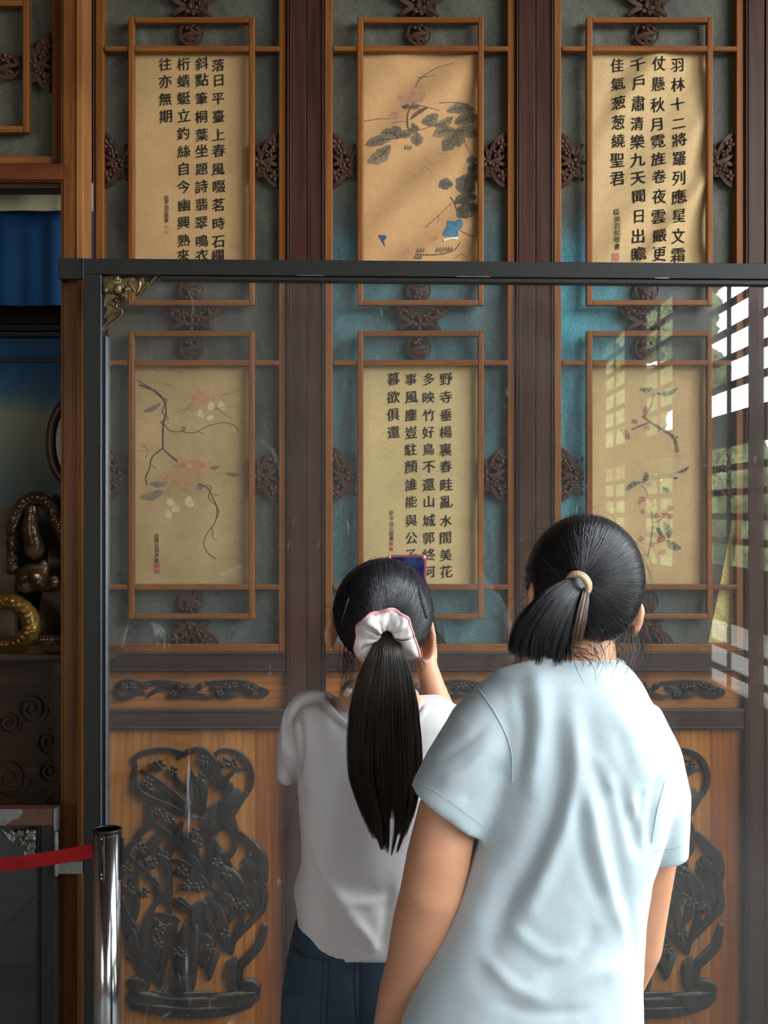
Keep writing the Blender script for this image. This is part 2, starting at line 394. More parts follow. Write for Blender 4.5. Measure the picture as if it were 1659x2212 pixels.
M['ink_red'] = plain('berry red paint', (0.31, 0.09, 0.07), 0.85, 0, 0.1, 0.25, 60)
M['ink_white'] = plain('chalky white paint', (0.57, 0.44, 0.26), 0.85, 0, 0.1)
M['seal'] = plain('vermilion seal paste', (0.36, 0.10, 0.065), 0.85, 0, 0.1, 0.3, 300)
M['seal_faint'] = plain('faded vermilion seal paste', (0.40, 0.17, 0.11), 0.85, 0, 0.1, 0.3, 300)
M['paper_a'] = paper('tan xuan paper', (0.50, 0.315, 0.145))
M['paper_b'] = paper('amber xuan paper', (0.57, 0.325, 0.15))
M['paper_c'] = paper('pale tan paper', (0.58, 0.40, 0.20))
M['paper_d'] = paper('straw yellow paper', (0.62, 0.46, 0.22))
M['paper_e'] = paper('mottled aged silk', (0.48, 0.325, 0.155), 0.3)
M['torn'] = plain('blue backing under a tear', (0.085, 0.19, 0.27), 0.8, 0, 0.2, 0.25, 60)
M['torn_edge'] = plain('torn white paper edge', (0.72, 0.66, 0.5), 0.9)
M['glass'] = glass('dusty safety glass')
M['skin'] = skin('warm skin', (0.58, 0.30, 0.175))
M['skin_b'] = skin('light skin', (0.66, 0.36, 0.225))
M['hair'] = hairmat('black hair', (0.006, 0.006, 0.008), (0.020, 0.018, 0.022), 0.36)
M['hair_brown'] = hairmat('dark brown hair', (0.010, 0.006, 0.005), (0.038, 0.021, 0.014), 0.38)
M['hair_tip'] = hairmat('bleached brown hair', (0.06, 0.034, 0.022), (0.12, 0.075, 0.05), 0.4)
M['tee_blue'] = fabric('pale blue jersey', (0.51, 0.60, 0.64), (0.475, 0.565, 0.605), 0.85, 1100)
M['tee_white'] = fabric('white jersey', (0.70, 0.68, 0.67), (0.66, 0.64, 0.635), 0.8, 1300)
M['seam'] = plain('blue seam thread', (0.46, 0.57, 0.62), 0.8)
M['denim'] = fabric('dark washed denim', (0.050, 0.082, 0.115), (0.014, 0.030, 0.050), 0.8, 500, sheen=0.05)
M['stitch'] = plain('dark denim stitching', (0.022, 0.026, 0.034), 0.8)
M['trouser'] = fabric('charcoal twill', (0.03, 0.03, 0.035), None, 0.85, 700)
M['white_cotton'] = fabric('white printed cotton', (0.78, 0.74, 0.72), (0.72, 0.66, 0.63), 0.8, 700)
M['pink_edge'] = plain('pink overlock thread', (0.72, 0.36, 0.37), 0.8, bmp=0.3, scale=900)
M['tie_rope'] = plain('golden cord', (0.50, 0.36, 0.20), 0.5, 0, 0.5, 0.3, 600, 0.3)

# ------------------------------------------------------------------ room shell
def struct(name, mb, mat, label, cat, bevel=0.0, smooth=False):
    return tag(obj(name, mb, mat, None, smooth, bevel), label, cat, None, 'structure')
def tiles(name):
    m, t, b, N = nt(name)
    tc = N('ShaderNodeTexCoord'); br = N('ShaderNodeTexBrick'); br.offset = 0.0; br.inputs['Scale'].default_value = 1.0
    br.inputs['Brick Width'].default_value = 0.5; br.inputs['Row Height'].default_value = 0.5; br.inputs['Mortar Size'].default_value = 0.006
    br.inputs['Color1'].default_value = (0.22, 0.21, 0.20, 1); br.inputs['Color2'].default_value = (0.17, 0.165, 0.16, 1); br.inputs['Mortar'].default_value = (0.03, 0.03, 0.03, 1)
    t.links.new(tc.outputs['Object'], br.inputs['Vector']); t.links.new(br.outputs['Color'], b.inputs['Base Color']); b.inputs['Roughness'].default_value = 0.5
    return m
BACK_Y, DEEP_Y, TOP = -7.2, 5.6, 4.8
struct('floor', MB().box(LEFT_X - .1, WALL_X + .1, BACK_Y - .1, DEEP_Y + .1, -0.1, 0), tiles('grey brick floor'), 'grey square brick floor of the hall', 'floor')
M['ceil'] = wood('dark ceiling board', (0.05, 0.025, 0.016), (0.10, 0.05, 0.03), 1, 0.6)
struct('ceiling', MB().box(LEFT_X - .1, WALL_X + .1, BACK_Y - .1, DEEP_Y + .1, TOP, TOP + .1), M['ceil'], 'dark boarded ceiling above the hall', 'ceiling')
M['wallwood'] = wood('brown wall boarding', (0.09, 0.045, 0.03), (0.17, 0.09, 0.06), 2, 0.5)
struct('wall_back', MB().box(LEFT_X - .1, WALL_X + .1, BACK_Y - .1, BACK_Y, 0, TOP), M['wallwood'], 'brown boarded wall reflected dimly in the glass', 'wall')
wl = MB(); edge = BACK_Y
for y, ww, z0, z1 in sorted(FILL_WINS):
    wl.box(LEFT_X - .05, LEFT_X, edge, y - ww / 2, 0, TOP); edge = y + ww / 2
    wl.box(LEFT_X - .05, LEFT_X, y - ww / 2, y + ww / 2, 0, z0); wl.box(LEFT_X - .05, LEFT_X, y - ww / 2, y + ww / 2, z1, TOP)
wl.box(LEFT_X - .05, LEFT_X, edge, DEEP_Y, 0, TOP)
struct('wall_left', wl, M['wallwood'], 'brown boarded side wall beyond the throne bay', 'wall')
for k, (y, ww, z0, z1) in enumerate(FILL_WINS):
    y0, y1 = y - ww / 2, y + ww / 2; a = MB(); x0, x1 = LEFT_X - .04, LEFT_X - .01
    a.box(x0, x1, y0, y0 + .04, z0, z1); a.box(x0, x1, y1 - .04, y1, z0, z1); a.box(x0, x1, y0 + .04, y1 - .04, z0, z0 + .04); a.box(x0, x1, y0 + .04, y1 - .04, z1 - .04, z1)
    w = struct('window_%d' % (k + 7), a, M['dark_v'], 'unseen timber lattice window added to the far side wall for fill light', 'window'); w['group'] = 'added fill windows of the far side wall'
    g = MB()
    for z in np.arange(z0 + .25, z1 - .1, .25): g.box(x0 + .004, x1 - .004, y0 + .04, y1 - .04, z - .015, z + .015)
    g.box(x0 + .005, x1 - .005, y - .015, y + .015, z0 + .04, z1 - .04)
    obj('window_lattice', g, M['dark_v'], w)
struct('wall_front', MB().box(LEFT_X, WALL_X, DEEP_Y, DEEP_Y + .1, 0, TOP), M['wallwood'], 'dark rear wall behind the carved partition', 'wall')
wr = MB()
edge = BACK_Y
for y, ww, z0, z1 in sorted(WINS):
    wr.box(WALL_X, WALL_X + .05, edge, y - ww / 2, 0, TOP); edge = y + ww / 2
    wr.box(WALL_X, WALL_X + .05, y - ww / 2, y + ww / 2, 0, z0); wr.box(WALL_X, WALL_X + .05, y - ww / 2, y + ww / 2, z1, TOP)
wr.box(WALL_X, WALL_X + .05, edge, DEEP_Y, 0, TOP)
struct('wall_right', wr, M['wallwood'], 'brown timber window wall whose reflection shows in the glass', 'wall')
for k, (y, ww, z0, z1) in enumerate(WINS):
    y0, y1 = y - ww / 2, y + ww / 2; a = MB(); x0, x1 = WALL_X + .01, WALL_X + .04
    a.box(x0, x1, y0, y0 + .04, z0, z1); a.box(x0, x1, y1 - .04, y1, z0, z1)
    a.box(x0, x1, y0 + .04, y1 - .04, z0, z0 + .04); a.box(x0, x1, y0 + .04, y1 - .04, z1 - .04, z1)
    a.box(x0, x1, y0 + .04, y1 - .04, 2.08, 2.30)
    if z0 < 1: a.box(x0, x1, y0 + .04, y1 - .04, .92, 1.30)
    w = struct('window_%d' % (k + 1), a, M['dark_v'], 'timber lattice window in the daylit side wall', 'window'); w['group'] = 'lattice windows of the side wall'
    g = MB()
    for z in (.60, .76, 1.46, 1.62, 1.78, 1.94, 2.48, 2.66, 2.84, 3.02, 3.20):
        if z > z0: g.box(x0 + .004, x1 - .004, y0 + .04, y1 - .04, z - .022, z + .022)
    g.box(x0 + .005, x1 - .005, y - .02, y + .02, z0 + .04, z1 - .04)
    obj('window_lattice', g, M['dark_v'], w)
struct('ground', MB().box(WALL_X + .1, 60, -70, 30, -.25, -.15), plain('pale courtyard paving', (.34, .33, .30), .8, 0, .3, .15, 1.5), 'pale courtyard paving outside the side windows', 'ground')
hd = MB()                                          # greenery outside, seen only in the reflection
for k in range(90):
    hd.ell((WALL_X + 3.8 + RNG.uniform(-.5, .5), RNG.uniform(-30, 4), RNG.uniform(0.4, 2.2)), (0.6, RNG.uniform(.6, 1.2), RNG.uniform(.4, .8)), 12, 8)
for k in range(85):
    hd.ell((WALL_X + 3.9 + RNG.uniform(-.8, .8), RNG.uniform(-44, -18), RNG.uniform(1.0, 7.0)), (0.7, RNG.uniform(.5, 1.3), RNG.uniform(.4, .9)), 12, 8)
def crumple(co, no):
    return co + no * np.array([0.16 * noise.noise(tuple(c * 3.1)) + 0.09 * noise.noise(tuple(c * 9.0)) for c in co])[:, None]
hme = remesh(hd, 0.10, 0, crumple)
ho = link('garden_hedge', hme, plain('green leaves', (0.13, 0.17, 0.06), 0.6, 0, 0.3, 0.8, 9))
tag(ho, 'green garden hedge outside the side windows, mirrored in the glass', 'hedge', None, 'stuff')

# ------------------------------------------------------------------ carving tools (px drawings turned into relief of real thickness)
def carve_leaf(mb, pts, w, d, lift=0.012, th=0.012, kind='blade', n=16):
    """A carved strip or blade leaf following px points on the plane d, raised lift towards the room."""
    p = spline(pts, n); t = np.gradient(p, axis=0); t /= np.linalg.norm(t, axis=1)[:, None] + 1e-9
    nn = np.stack([-t[:, 1], t[:, 0]], 1); s = np.linspace(0, 1, n)
    if kind == 'blade': prof = np.sin(np.pi * np.clip(s * 0.93 + 0.05, 0, 1)) ** 0.7
    elif kind == 'band': prof = 0.55 + 0.45 * np.sin(np.pi * s)
    else: prof = np.sin(np.pi * np.clip(s * .9 + .08, 0, 1)) ** 0.45
    hw = np.maximum(w / 2 * prof, 0.6)
    off = (-1, -0.86, -0.45, 0, 0.45, 0.86, 1); ht = (0, 1.0, 0.25, 0.85, 0.2, 1.1, 0)
    arch = 0.35 + 0.65 * np.sin(np.pi * s)
    vs = []; fs = []; K = len(off)
    for i in range(n):
        for o, h in zip(off, ht):
            q = p[i] + nn[i] * hw[i] * o
            v = P(q[0], q[1], d); v[1] -= (lift * arch[i] + h * th * 0.5) if h else lift * arch[i] * 0.2 - 0.001
            vs.append(v)
    for i in range(n - 1):
        for k in range(K):
            k2 = (k + 1) % K
            fs.append((i * K + k, i * K + k2, (i + 1) * K + k2, (i + 1) * K + k))
    fs.append(tuple(range(K))[::-1]); fs.append(tuple((n - 1) * K + k for k in range(K)))
    mb.add(vs, fs)
def carve_flower(mb, x, y, r, d, lift=0.016, petals=5, rot=0.0):
    c = P(x, y, d); R = S(r, d)
    for k in range(petals):
        a = rot + 2 * math.pi * k / petals
        q = c + np.array((math.cos(a) * R * 0.55, -lift, math.sin(a) * R * 0.55))
        ca, sa = math.cos(a), math.sin(a); tilt = 0.35
        rot3 = np.array([[ca, 0, -sa], [0, 1, 0], [sa, 0, ca]])
        rx = np.array([[1, tilt, 0], [-tilt, 1, 0], [0, 0, 1]]) / 1.0
        mb.ell(q, (R * 0.52, 0.005, R * 0.36), 10, 6, rot3 @ rx)
    mb.ell(c + np.array((0, -lift - 0.004, 0)), (R * 0.2, 0.006, R * 0.2), 8, 6)
    mb.tube([c + np.array((0, 0.0, 0)), c + np.array((0, -lift, 0))], R * 0.3, 6)
def carve_ring(mb, x, y, r, d, w, lift=0.012):
    pts = [(x + r * math.cos(a), y + r * math.sin(a)) for a in np.linspace(0, 2 * math.pi, 25)]
    carve_leaf(mb, pts, w, d, lift * 0.4, 0.012, 'band', 40)

def bracket_mb(wide0, wide1, nar0, nar1, d):
    """Openwork leaf bracket between its wide edge (wide0-wide1) and narrow edge (nar0-nar1), px points."""
    w0, w1, a0, a1 = [np.array(q, float) for q in (wide0, wide1, nar0, nar1)]
    def at(u, v):                                   # u -1..1 along the edges, v 0 wide .. 1 narrow
        l = w0 * (1 - v) + a0 * v; r = w1 * (1 - v) + a1 * v
        return l + (r - l) * (u + 1) / 2
    unit = np.linalg.norm(w1 - w0) / 110.0
    mb = MB()
    for pts, w in (
        ([(-.98, 0.0), (-.85, .35), (-.45, .62), (-.12, .72)], 13), ([(.98, 0.0), (.85, .35), (.45, .62), (.12, .72)], 13),
        ([(-.12, .72), (-.5, .8), (-.98, 1.0)], 12), ([(.12, .72), (.5, .8), (.98, 1.0)], 12),
        ([(0, 1.0), (.02, .6), (-.06, .3), (-.22, 0)], 12), ([(.02, .62), (.1, .3), (.2, 0)], 11),
        ([(-.1, .5), (-.35, .3), (-.55, 0)], 9), ([(.1, .5), (.38, .32), (.6, 0.02)], 9),
        ([(-.9, .1), (-.6, .2), (-.3, .12)], 9), ([(.4, .1), (.62, .18), (.92, .1)], 9),
        ([(.35, 1.0), (.45, .75), (.62, .6), (.7, .85), (.5, 1.0)], 8), ([(-.3, 1), (-.2, .85), (.1, .8), (.4, .95)], 10)):
        carve_leaf(mb, [at(*q) for q in pts], w * .74 * unit, d, 0.010, 0.013, 'band', 12)
    for u, v, r in ((-.62, .2, 11), (.6, .16, 11), (0, .82, 12), (-.3, .4, 9), (.3, .5, 9)):
        x, y = at(u, v); carve_flower(mb, x, y, r * unit, d, 0.014, 4, random.random() * 3)
    return mb
def medallion_mb(x, y, r, d, flip=1):
    mb = MB(); carve_ring(mb, x, y, r - 3, d, 7)
    f = flip
    for pts, w in (([(-.85, .35), (-.3, .1), (.3, .0), (.9, -.15)], 9), ([(-.8, .3), (-.2, .35), (.3, .5), (.35, .9)], 8), ([(-.5, -.7), (-.1, -.3), (.5, .0)], 7), ([(.0, .9), (-.15, .5), (-.6, .4)], 7), ([(.3, -.9), (.5, -.4), (.85, -.1)], 7)):
        carve_leaf(mb, [(x + r * u, y + r * v * f) for u, v in pts], w, d, 0.009, 0.010, 'band', 10)
    carve_flower(mb, x - r * .1, y - r * .5 * f, r * .42, d, 0.013, 4, 0.4)
    return mb

VB = lambda pts: [(220 + u / 2.566, 1350 + v / 2.566) for u, v in pts]
VASE_RIM = [
    ([(195, 790), (185, 740), (240, 705), (350, 688), (440, 705), (470, 725)], 30), ([(195, 790), (185, 850), (200, 910), (260, 955), (350, 990), (460, 1040), (550, 1070)], 36),
    ([(420, 740), (480, 700), (550, 688), (610, 730), (640, 800), (670, 880), (685, 925)], 36), ([(625, 730), (660, 695), (730, 700), (790, 735), (825, 800), (828, 880), (800, 940), (760, 990)], 34),
    ([(820, 800), (760, 800), (710, 830), (690, 880), (685, 930)], 24), ([(260, 960), (270, 1040), (280, 1090), (230, 1140), (190, 1190)], 42),
    ([(230, 1180), (160, 1220), (130, 1290), (110, 1380), (105, 1500)], 36), ([(890, 1390), (905, 1480), (900, 1560), (830, 1640), (740, 1740), (720, 1820)], 38),
    ([(760, 1150), (820, 1210), (870, 1270), (895, 1340), (900, 1420)], 70), ([(105, 1500), (130, 1640), (170, 1720), (200, 1810), (215, 1860)], 60), ([(215, 1830), (240, 1920), (250, 2010)], 44),
    ([(910, 1650), (880, 1760), (820, 1830), (770, 1890), (770, 1990)], 52)]
VASE_LEAVES = [
    ([(220, 800), (290, 850), (370, 910), (440, 970), (510, 1030), (560, 1060)], 44), ([(500, 800), (505, 880), (520, 950), (550, 1020), (570, 1060)], 46), ([(545, 830), (570, 880), (570, 960), (560, 1050)], 36),
    ([(550, 780), (610, 850), (660, 910), (685, 935)], 24), ([(380, 790), (440, 870), (470, 930)], 20), ([(260, 950), (310, 920), (370, 940), (420, 1000)], 28),
    ([(720, 870), (700, 960), (700, 1060), (730, 1130), (760, 1180)], 80), ([(760, 900), (730, 960), (690, 1010), (660, 1140)], 70), ([(800, 920), (760, 980), (720, 1060)], 50),
    ([(640, 975), (600, 1050), (590, 1130), (610, 1180)], 70), ([(640, 1060), (625, 1150), (600, 1300), (605, 1460)], 38), ([(270, 1100), (330, 1120), (400, 1180), (450, 1230), (500, 1290), (580, 1370)], 34),
    ([(455, 1080), (425, 1160), (390, 1240), (370, 1310)], 40), ([(290, 1190), (320, 1260), (360, 1350), (380, 1440), (385, 1590)], 44), ([(380, 1140), (310, 1200), (250, 1260), (190, 1300)], 46),
    ([(145, 1275), (210, 1330), (270, 1390), (340, 1470), (370, 1550), (388, 1600)], 36), ([(380, 1300), (450, 1310), (530, 1370), (600, 1450), (640, 1480)], 36), ([(490, 1240), (540, 1320), (580, 1380)], 30),
    ([(625, 1180), (670, 1260), (725, 1340)], 34), ([(720, 1160), (745, 1210), (720, 1270), (660, 1330), (610, 1410)], 26), ([(770, 1350), (830, 1410), (860, 1480), (872, 1590)], 46),
    ([(790, 1480), (830, 1560), (852, 1615)], 30), ([(640, 1330), (720, 1380), (765, 1460), (740, 1545)], 80), ([(400, 1515), (450, 1555), (495, 1585)], 52), ([(590, 1495), (650, 1570), (680, 1650), (700, 1750), (722, 1822)], 48),
    ([(620, 1680), (670, 1760), (722, 1826)], 30), ([(110, 1500), (150, 1610), (210, 1700), (240, 1745)], 34), ([(120, 1640), (170, 1700), (190, 1780), (215, 1835)], 60), ([(155, 1765), (220, 1810), (270, 1890), (310, 1960), (342, 2025)], 40),
    ([(300, 1530), (270, 1620), (250, 1720), (290, 1830), (312, 1925)], 48), ([(425, 1640), (380, 1750), (350, 1850), (340, 1995)], 50), ([(280, 1620), (350, 1680), (435, 1640)], 64), ([(660, 1800), (620, 1880), (600, 1965)], 32),
    ([(560, 1800), (590, 1870), (600, 1965)], 44), ([(500, 1650), (480, 1780), (470, 1900), (480, 2050)], 140), ([(580, 1530), (540, 1620), (570, 1710)], 130), ([(740, 1830), (720, 1920), (735, 2060)], 66), ([(400, 1880), (420, 1980), (445, 2060)], 70),
    ([(200, 1350), (180, 1450), (190, 1560), (180, 1650)], 60), ([(620, 1500), (690, 1500), (740, 1560), (700, 1660)], 60), ([(520, 1700), (600, 1760), (560, 1900)], 60), ([(880, 1500), (800, 1560), (770, 1650), (730, 1740)], 34), ([(450, 1150), (500, 1200), (540, 1260)], 40), ([(280, 1420), (330, 1480), (300, 1560)], 44), ([(800, 1280), (840, 1350), (820, 1430)], 60), ([(860, 1340), (890, 1430), (880, 1520)], 36)]
VASE_FLOWERS = [(330, 770), (400, 800), (300, 775), (570, 745), (730, 760), (690, 755), (265, 865), (550, 840), (340, 1035), (380, 1070), (520, 1140), (540, 1195), (230, 1225), (150, 1335), (160, 1450), (290, 1310), (480, 1430), (545, 1440), (245, 1470), (700, 1370), (745, 1530), (790, 1550), (605, 1780), (430, 1800), (330, 1680), (320, 1750), (345, 1265), (645, 1305), (450, 1350), (690, 1700)]
VASE_ROCK = [([(150, 2040), (250, 2075), (400, 2085)], 100), ([(330, 2090), (500, 2100), (680, 2085)], 100), ([(600, 2080), (760, 2070), (880, 2045)], 100), ([(150, 2000), (200, 1985), (260, 2020)], 90), ([(760, 2000), (830, 2000), (870, 2040)], 90), ([(160, 2100), (400, 2130), (650, 2130), (840, 2100)], 60), ([(280, 2040), (450, 2050), (640, 2040)], 50)]
WAIST = [([(75, 355), (110, 320), (160, 312), (230, 325)], 34), ([(75, 355), (110, 400), (180, 385), (240, 350)], 34), ([(230, 340), (300, 318), (400, 335), (500, 365), (560, 340)], 36), ([(250, 398), (330, 350), (420, 345), (520, 380), (600, 395)], 34), ([(360, 400), (450, 390), (540, 385), (590, 400), (640, 380)], 28), ([(560, 325), (650, 318), (760, 315), (830, 330), (915, 370)], 34), ([(780, 380), (850, 395), (900, 385), (915, 365), (850, 345), (790, 360)], 28), ([(640, 400), (720, 390), (790, 370)], 30), ([(510, 370), (550, 335), (575, 320)], 30), ([(240, 318), (330, 312), (420, 318)], 24), ([(600, 345), (650, 360), (740, 372)], 30), ([(130, 350), (180, 345), (240, 385)], 30), ([(420, 405), (480, 360), (540, 350)], 26), ([(690, 335), (760, 345), (820, 385)], 28)]
WAIST_FL = [(180, 340), (440, 328), (400, 380), (660, 378), (740, 332), (805, 335), (250, 330), (480, 332), (130, 340), (700, 340), (850, 355)]

def carved_leaf_mesh(pts, w, lift, kind='blade'):
    mb = MB(); carve_leaf(mb, pts, w, 4.02, lift, 0.013, kind, 18); return mb

# ------------------------------------------------------------------ the three carved partition doors
DX = 495.0
DOORS = []
CACHE = {}
def part(key, name, mat, parent, build, smooth=False, bevel=0.0):
    """First door builds a part's mesh, the other doors share it."""
    if key not in CACHE:
        v = build(); o = obj(name, v, mat, parent, smooth, bevel); CACHE[key] = o.data; return o
    o = bpy.data.objects.new(name, CACHE[key]); COL.objects.link(o); o.parent = parent
    if bevel:
        m = o.modifiers.new('edge', 'BEVEL'); m.width = bevel; m.segments = 2; m.limit_method = 'ANGLE'; m.angle_limit = math.radians(40)
    return o
D0 = 4.0
PYT, PYB = -560, 2262                               # door top and foot, px at the door plane
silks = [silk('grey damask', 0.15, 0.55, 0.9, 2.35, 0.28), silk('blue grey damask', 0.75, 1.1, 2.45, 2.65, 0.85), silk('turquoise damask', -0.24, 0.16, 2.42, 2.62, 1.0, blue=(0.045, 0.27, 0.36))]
labels = ['carved partition door with faded grey damask beside the honey wood pillar',
          'carved wooden partition door with blue damask, behind the girl in white',
          'carved wooden partition door with turquoise damask, behind the woman in pale blue']
for di in range(3):
    door = thing('door_%d' % (di + 1), labels[di], 'door', (X(415, D0) + di * S(DX, D0), D0, 0.0), 'carved partition doors', 'structure')
    if di: ROOTW[door.name] = np.array((X(415, D0), D0, 0.0)) if False else np.array(door.location)
    sh = None
    def K(f):                                       # builders draw door 1; shared meshes are relative to the door root
        return f
    def stile(a, b, bead):
        def f():
            m = MB().pbox(a, PYT, b, PYB, 4.0, 4.06)
            m.pbox(bead, PYT, bead + 3, PYB, 3.994, 4.03); m.pbox(bead - 6 if bead > 400 and bead < 650 and b < 640 else bead + 6, PYT, (bead - 6 if bead > 400 and bead < 650 and b < 640 else bead + 6) + 2, PYB, 3.996, 4.03); return m
        return f
    part('sl', 'stile', M['dark_v'], door, stile(168, 207, 200), bevel=0.0015)
    part('sr', 'stile', M['dark_v'], door, stile(618, 661.5, 620), bevel=0.0015)
    def rail(a, b):
        def f():
            m = MB().pbox(207, a, 618, b, 4.002, 4.06)
            m.pbox(207, a + 3, 618, a + 6, 3.996, 4.02); m.pbox(207, b - 6, 618, b - 3, 3.996, 4.02); return m
        return f
    for k, (a, b) in enumerate(((1408, 1452), (1532, 1577), (2228, 2262), (-560, -300))):
        part('r%d' % k, 'rail', M['dark_h'], door, rail(a, b), bevel=0.002)
    def trim_v(a, b):
        return lambda: MB().pbox(a, -300, b, 1408, 4.005, 4.05)
    part('tl', 'trim', M['trim_v'], door, trim_v(207, 224), bevel=0.003)
    part('tr', 'trim', M['trim_v'], door, trim_v(602, 618), bevel=0.003)
    part('tb', 'trim', M['trim_h'], door, lambda: MB().pbox(224, 1391, 602, 1408, 4.006, 4.05), bevel=0.003)
    def lattice(y0, c0, c1, y1):
        def fv():
            m = MB().pbox(276, y0, 289.5, y1, 3.996, 4.024); m.pbox(537, y0, 550, y1, 3.996, 4.024); return m
        def fh():
            m = MB()
            for a, b in ((y0, y0 + 12.5), (y1 - 12.5, y1)): m.pbox(289, a, 538, b, 3.997, 4.024)
            for a in (c0, c1):
                m.pbox(289, a, 538, a + 13, 3.9975, 4.024); m.pbox(224, a + 1, 277, a + 12, 4.001, 4.024); m.pbox(549, a + 1, 603, a + 12, 4.001, 4.024)
            return m
        return fv, fh
    for k, q in enumerate(((36, 98, 586, 660), (714, 777, 1262, 1338))):
        fv, fh = lattice(*q)
        up = part('lv%d' % k, 'lattice_frame', M['trim_v'], door, fv, bevel=0.0042)
        part('lh%d' % k, 'lattice_bar', M['trim_h'], up, fh, bevel=0.0042)
    s = part('silk%d' % di, 'silk_panel', silks[di], door, lambda: None) if False else None
    mb = MB().pbox(204, -310, 622, 1412, 4.048, 4.056)
    if di: mb.v = [(v[0] + di * S(DX, D0), v[1], v[2]) for v in mb.v]
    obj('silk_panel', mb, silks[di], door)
    # carved fittings
    for k, (x, y, f) in enumerate(((414, 74, 1), (414, 627, -1), (414, 751, 1), (414, 1300, -1))):
        part('m%d' % k, 'carved_medallion', M['carve'], door, lambda: medallion_mb(x, y, 27, 4.03, f), True)
    for k, q in enumerate((((350, -28), (480, -28), (372, 36), (458, 36)), ((350, 660), (480, 660), (368, 713), (462, 713)), ((358, 1391), (472, 1391), (372, 1338), (452, 1338)),
                           ((225, 288), (225, 408), (276, 312), (276, 392)), ((602, 288), (602, 408), (550, 312), (550, 392)),
                           ((225, 965), (225, 1085), (276, 988), (276, 1070)), ((602, 965), (602, 1085), (550, 988), (550, 1070)))):
        part('b%d' % k, 'carved_bracket', M['carve'], door, lambda: bracket_mb(*q, 4.032), True)
    part('wp', 'waist_panel', M['pine_h'], door, lambda: MB().pbox(205, 1450, 620, 1534, 4.028, 4.045))
    def waist():
        m = MB()
        for pts, w in WAIST: carve_leaf(m, VB(pts), w / 2.566, 4.03, 0.010 + 0.006 * random.random(), 0.012, 'band', 14)
        return m
    wc = part('wc', 'waist_carving', M['ebony'], door, waist, True)
    for k, (u, v) in enumerate(WAIST_FL):
        def fl():
            m = MB(); x, y = VB([(u, v)])[0]; carve_flower(m, x, y, 9, 4.03, 0.020, 5, random.random() * 3); return m
        part('wf%d' % k, 'carved_flower', M['ebony'], wc, fl, True)
    part('kp', 'skirting_panel', M['pine'], door, lambda: MB().pbox(205, 1574, 620, 2232, 4.028, 4.045))
    def rim():
        m = MB()
        for k, (pts, w) in enumerate(VASE_RIM): carve_leaf(m, VB(pts), w / 2.566 * 1.05, 4.03, 0.012 + 0.003 * (k % 3), 0.014, 'band', 22)
        return m
    vc = part('vr', 'vase_carving', M['ebony'], door, rim, True)
    for k, (pts, w) in enumerate(VASE_LEAVES):
        def lf():
            m = MB(); kind = 'rock' if w > 100 else 'blade'
            lift = 0.010 + 0.012 * ((k * 7) % 5) / 5
            carve_leaf(m, VB(pts), w / 2.566 * .98, 4.03, lift, 0.017, kind, 18)
            a_ = np.array(pts[0], float); o_ = a_ + (np.array(pts[-1]) - a_)[::-1] * np.array((.16, -.16)) * (1 if k % 2 else -1) + (np.array(pts[-1]) - a_) * .12   # a second blade from the same foot
            mid_ = (o_ + np.array(pts[-1])) / 2 + np.array((9, -7)) * (1 if k % 3 else -1)
            carve_leaf(m, VB([tuple(o_), tuple(mid_), pts[-1]]), w / 2.566 * .55, 4.03, lift * .75, 0.014, 'blade', 14); return m
        part('vl%d' % k, 'carved_leaf', M['ebony'], vc, lf, True)
    for k, (u, v) in enumerate(VASE_FLOWERS):
        def fl():
            m = MB(); x, y = VB([(u, v)])[0]
            carve_flower(m, x, y, 12.5, 4.03, 0.024, 5, random.random() * 3); carve_flower(m, x + random.uniform(-9, 9), y + random.uniform(4, 9), 9, 4.03, 0.019, 5, random.random()); return m
        part('vf%d' % k, 'carved_flower', M['ebony'], vc, fl, True)
    def rock():
        m = MB()
        for k, (pts, w) in enumerate(VASE_ROCK): carve_leaf(m, VB(pts), w / 2.566, 4.03, 0.014 + 0.004 * (k % 3), 0.018, 'rock', 20)
        return m
    part('vk', 'carved_rock_base', M['ebony'], vc, rock, True)
    DOORS.append(door)
# a slip of newer yellow silk showing along the edge of the last door's panel
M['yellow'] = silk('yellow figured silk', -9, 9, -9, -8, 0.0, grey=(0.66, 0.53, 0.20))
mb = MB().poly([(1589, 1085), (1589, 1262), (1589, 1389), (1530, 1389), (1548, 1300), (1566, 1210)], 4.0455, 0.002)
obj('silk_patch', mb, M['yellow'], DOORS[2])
# wall that carries on past the doors, the lintel above and the floor sill
struct('trim_1', MB().pbox(1655, -700, 2200, 2262, 4.0, 4.07), M['dark_v'], 'dark rosewood jamb at the end of the partition', 'jamb')
struct('trim_2', MB().box(LEFT_X, WALL_X, 3.96, 4.08, Z(PYT, 4.0), TOP), M['dark_h'], 'dark lintel above the partition doors', 'lintel')

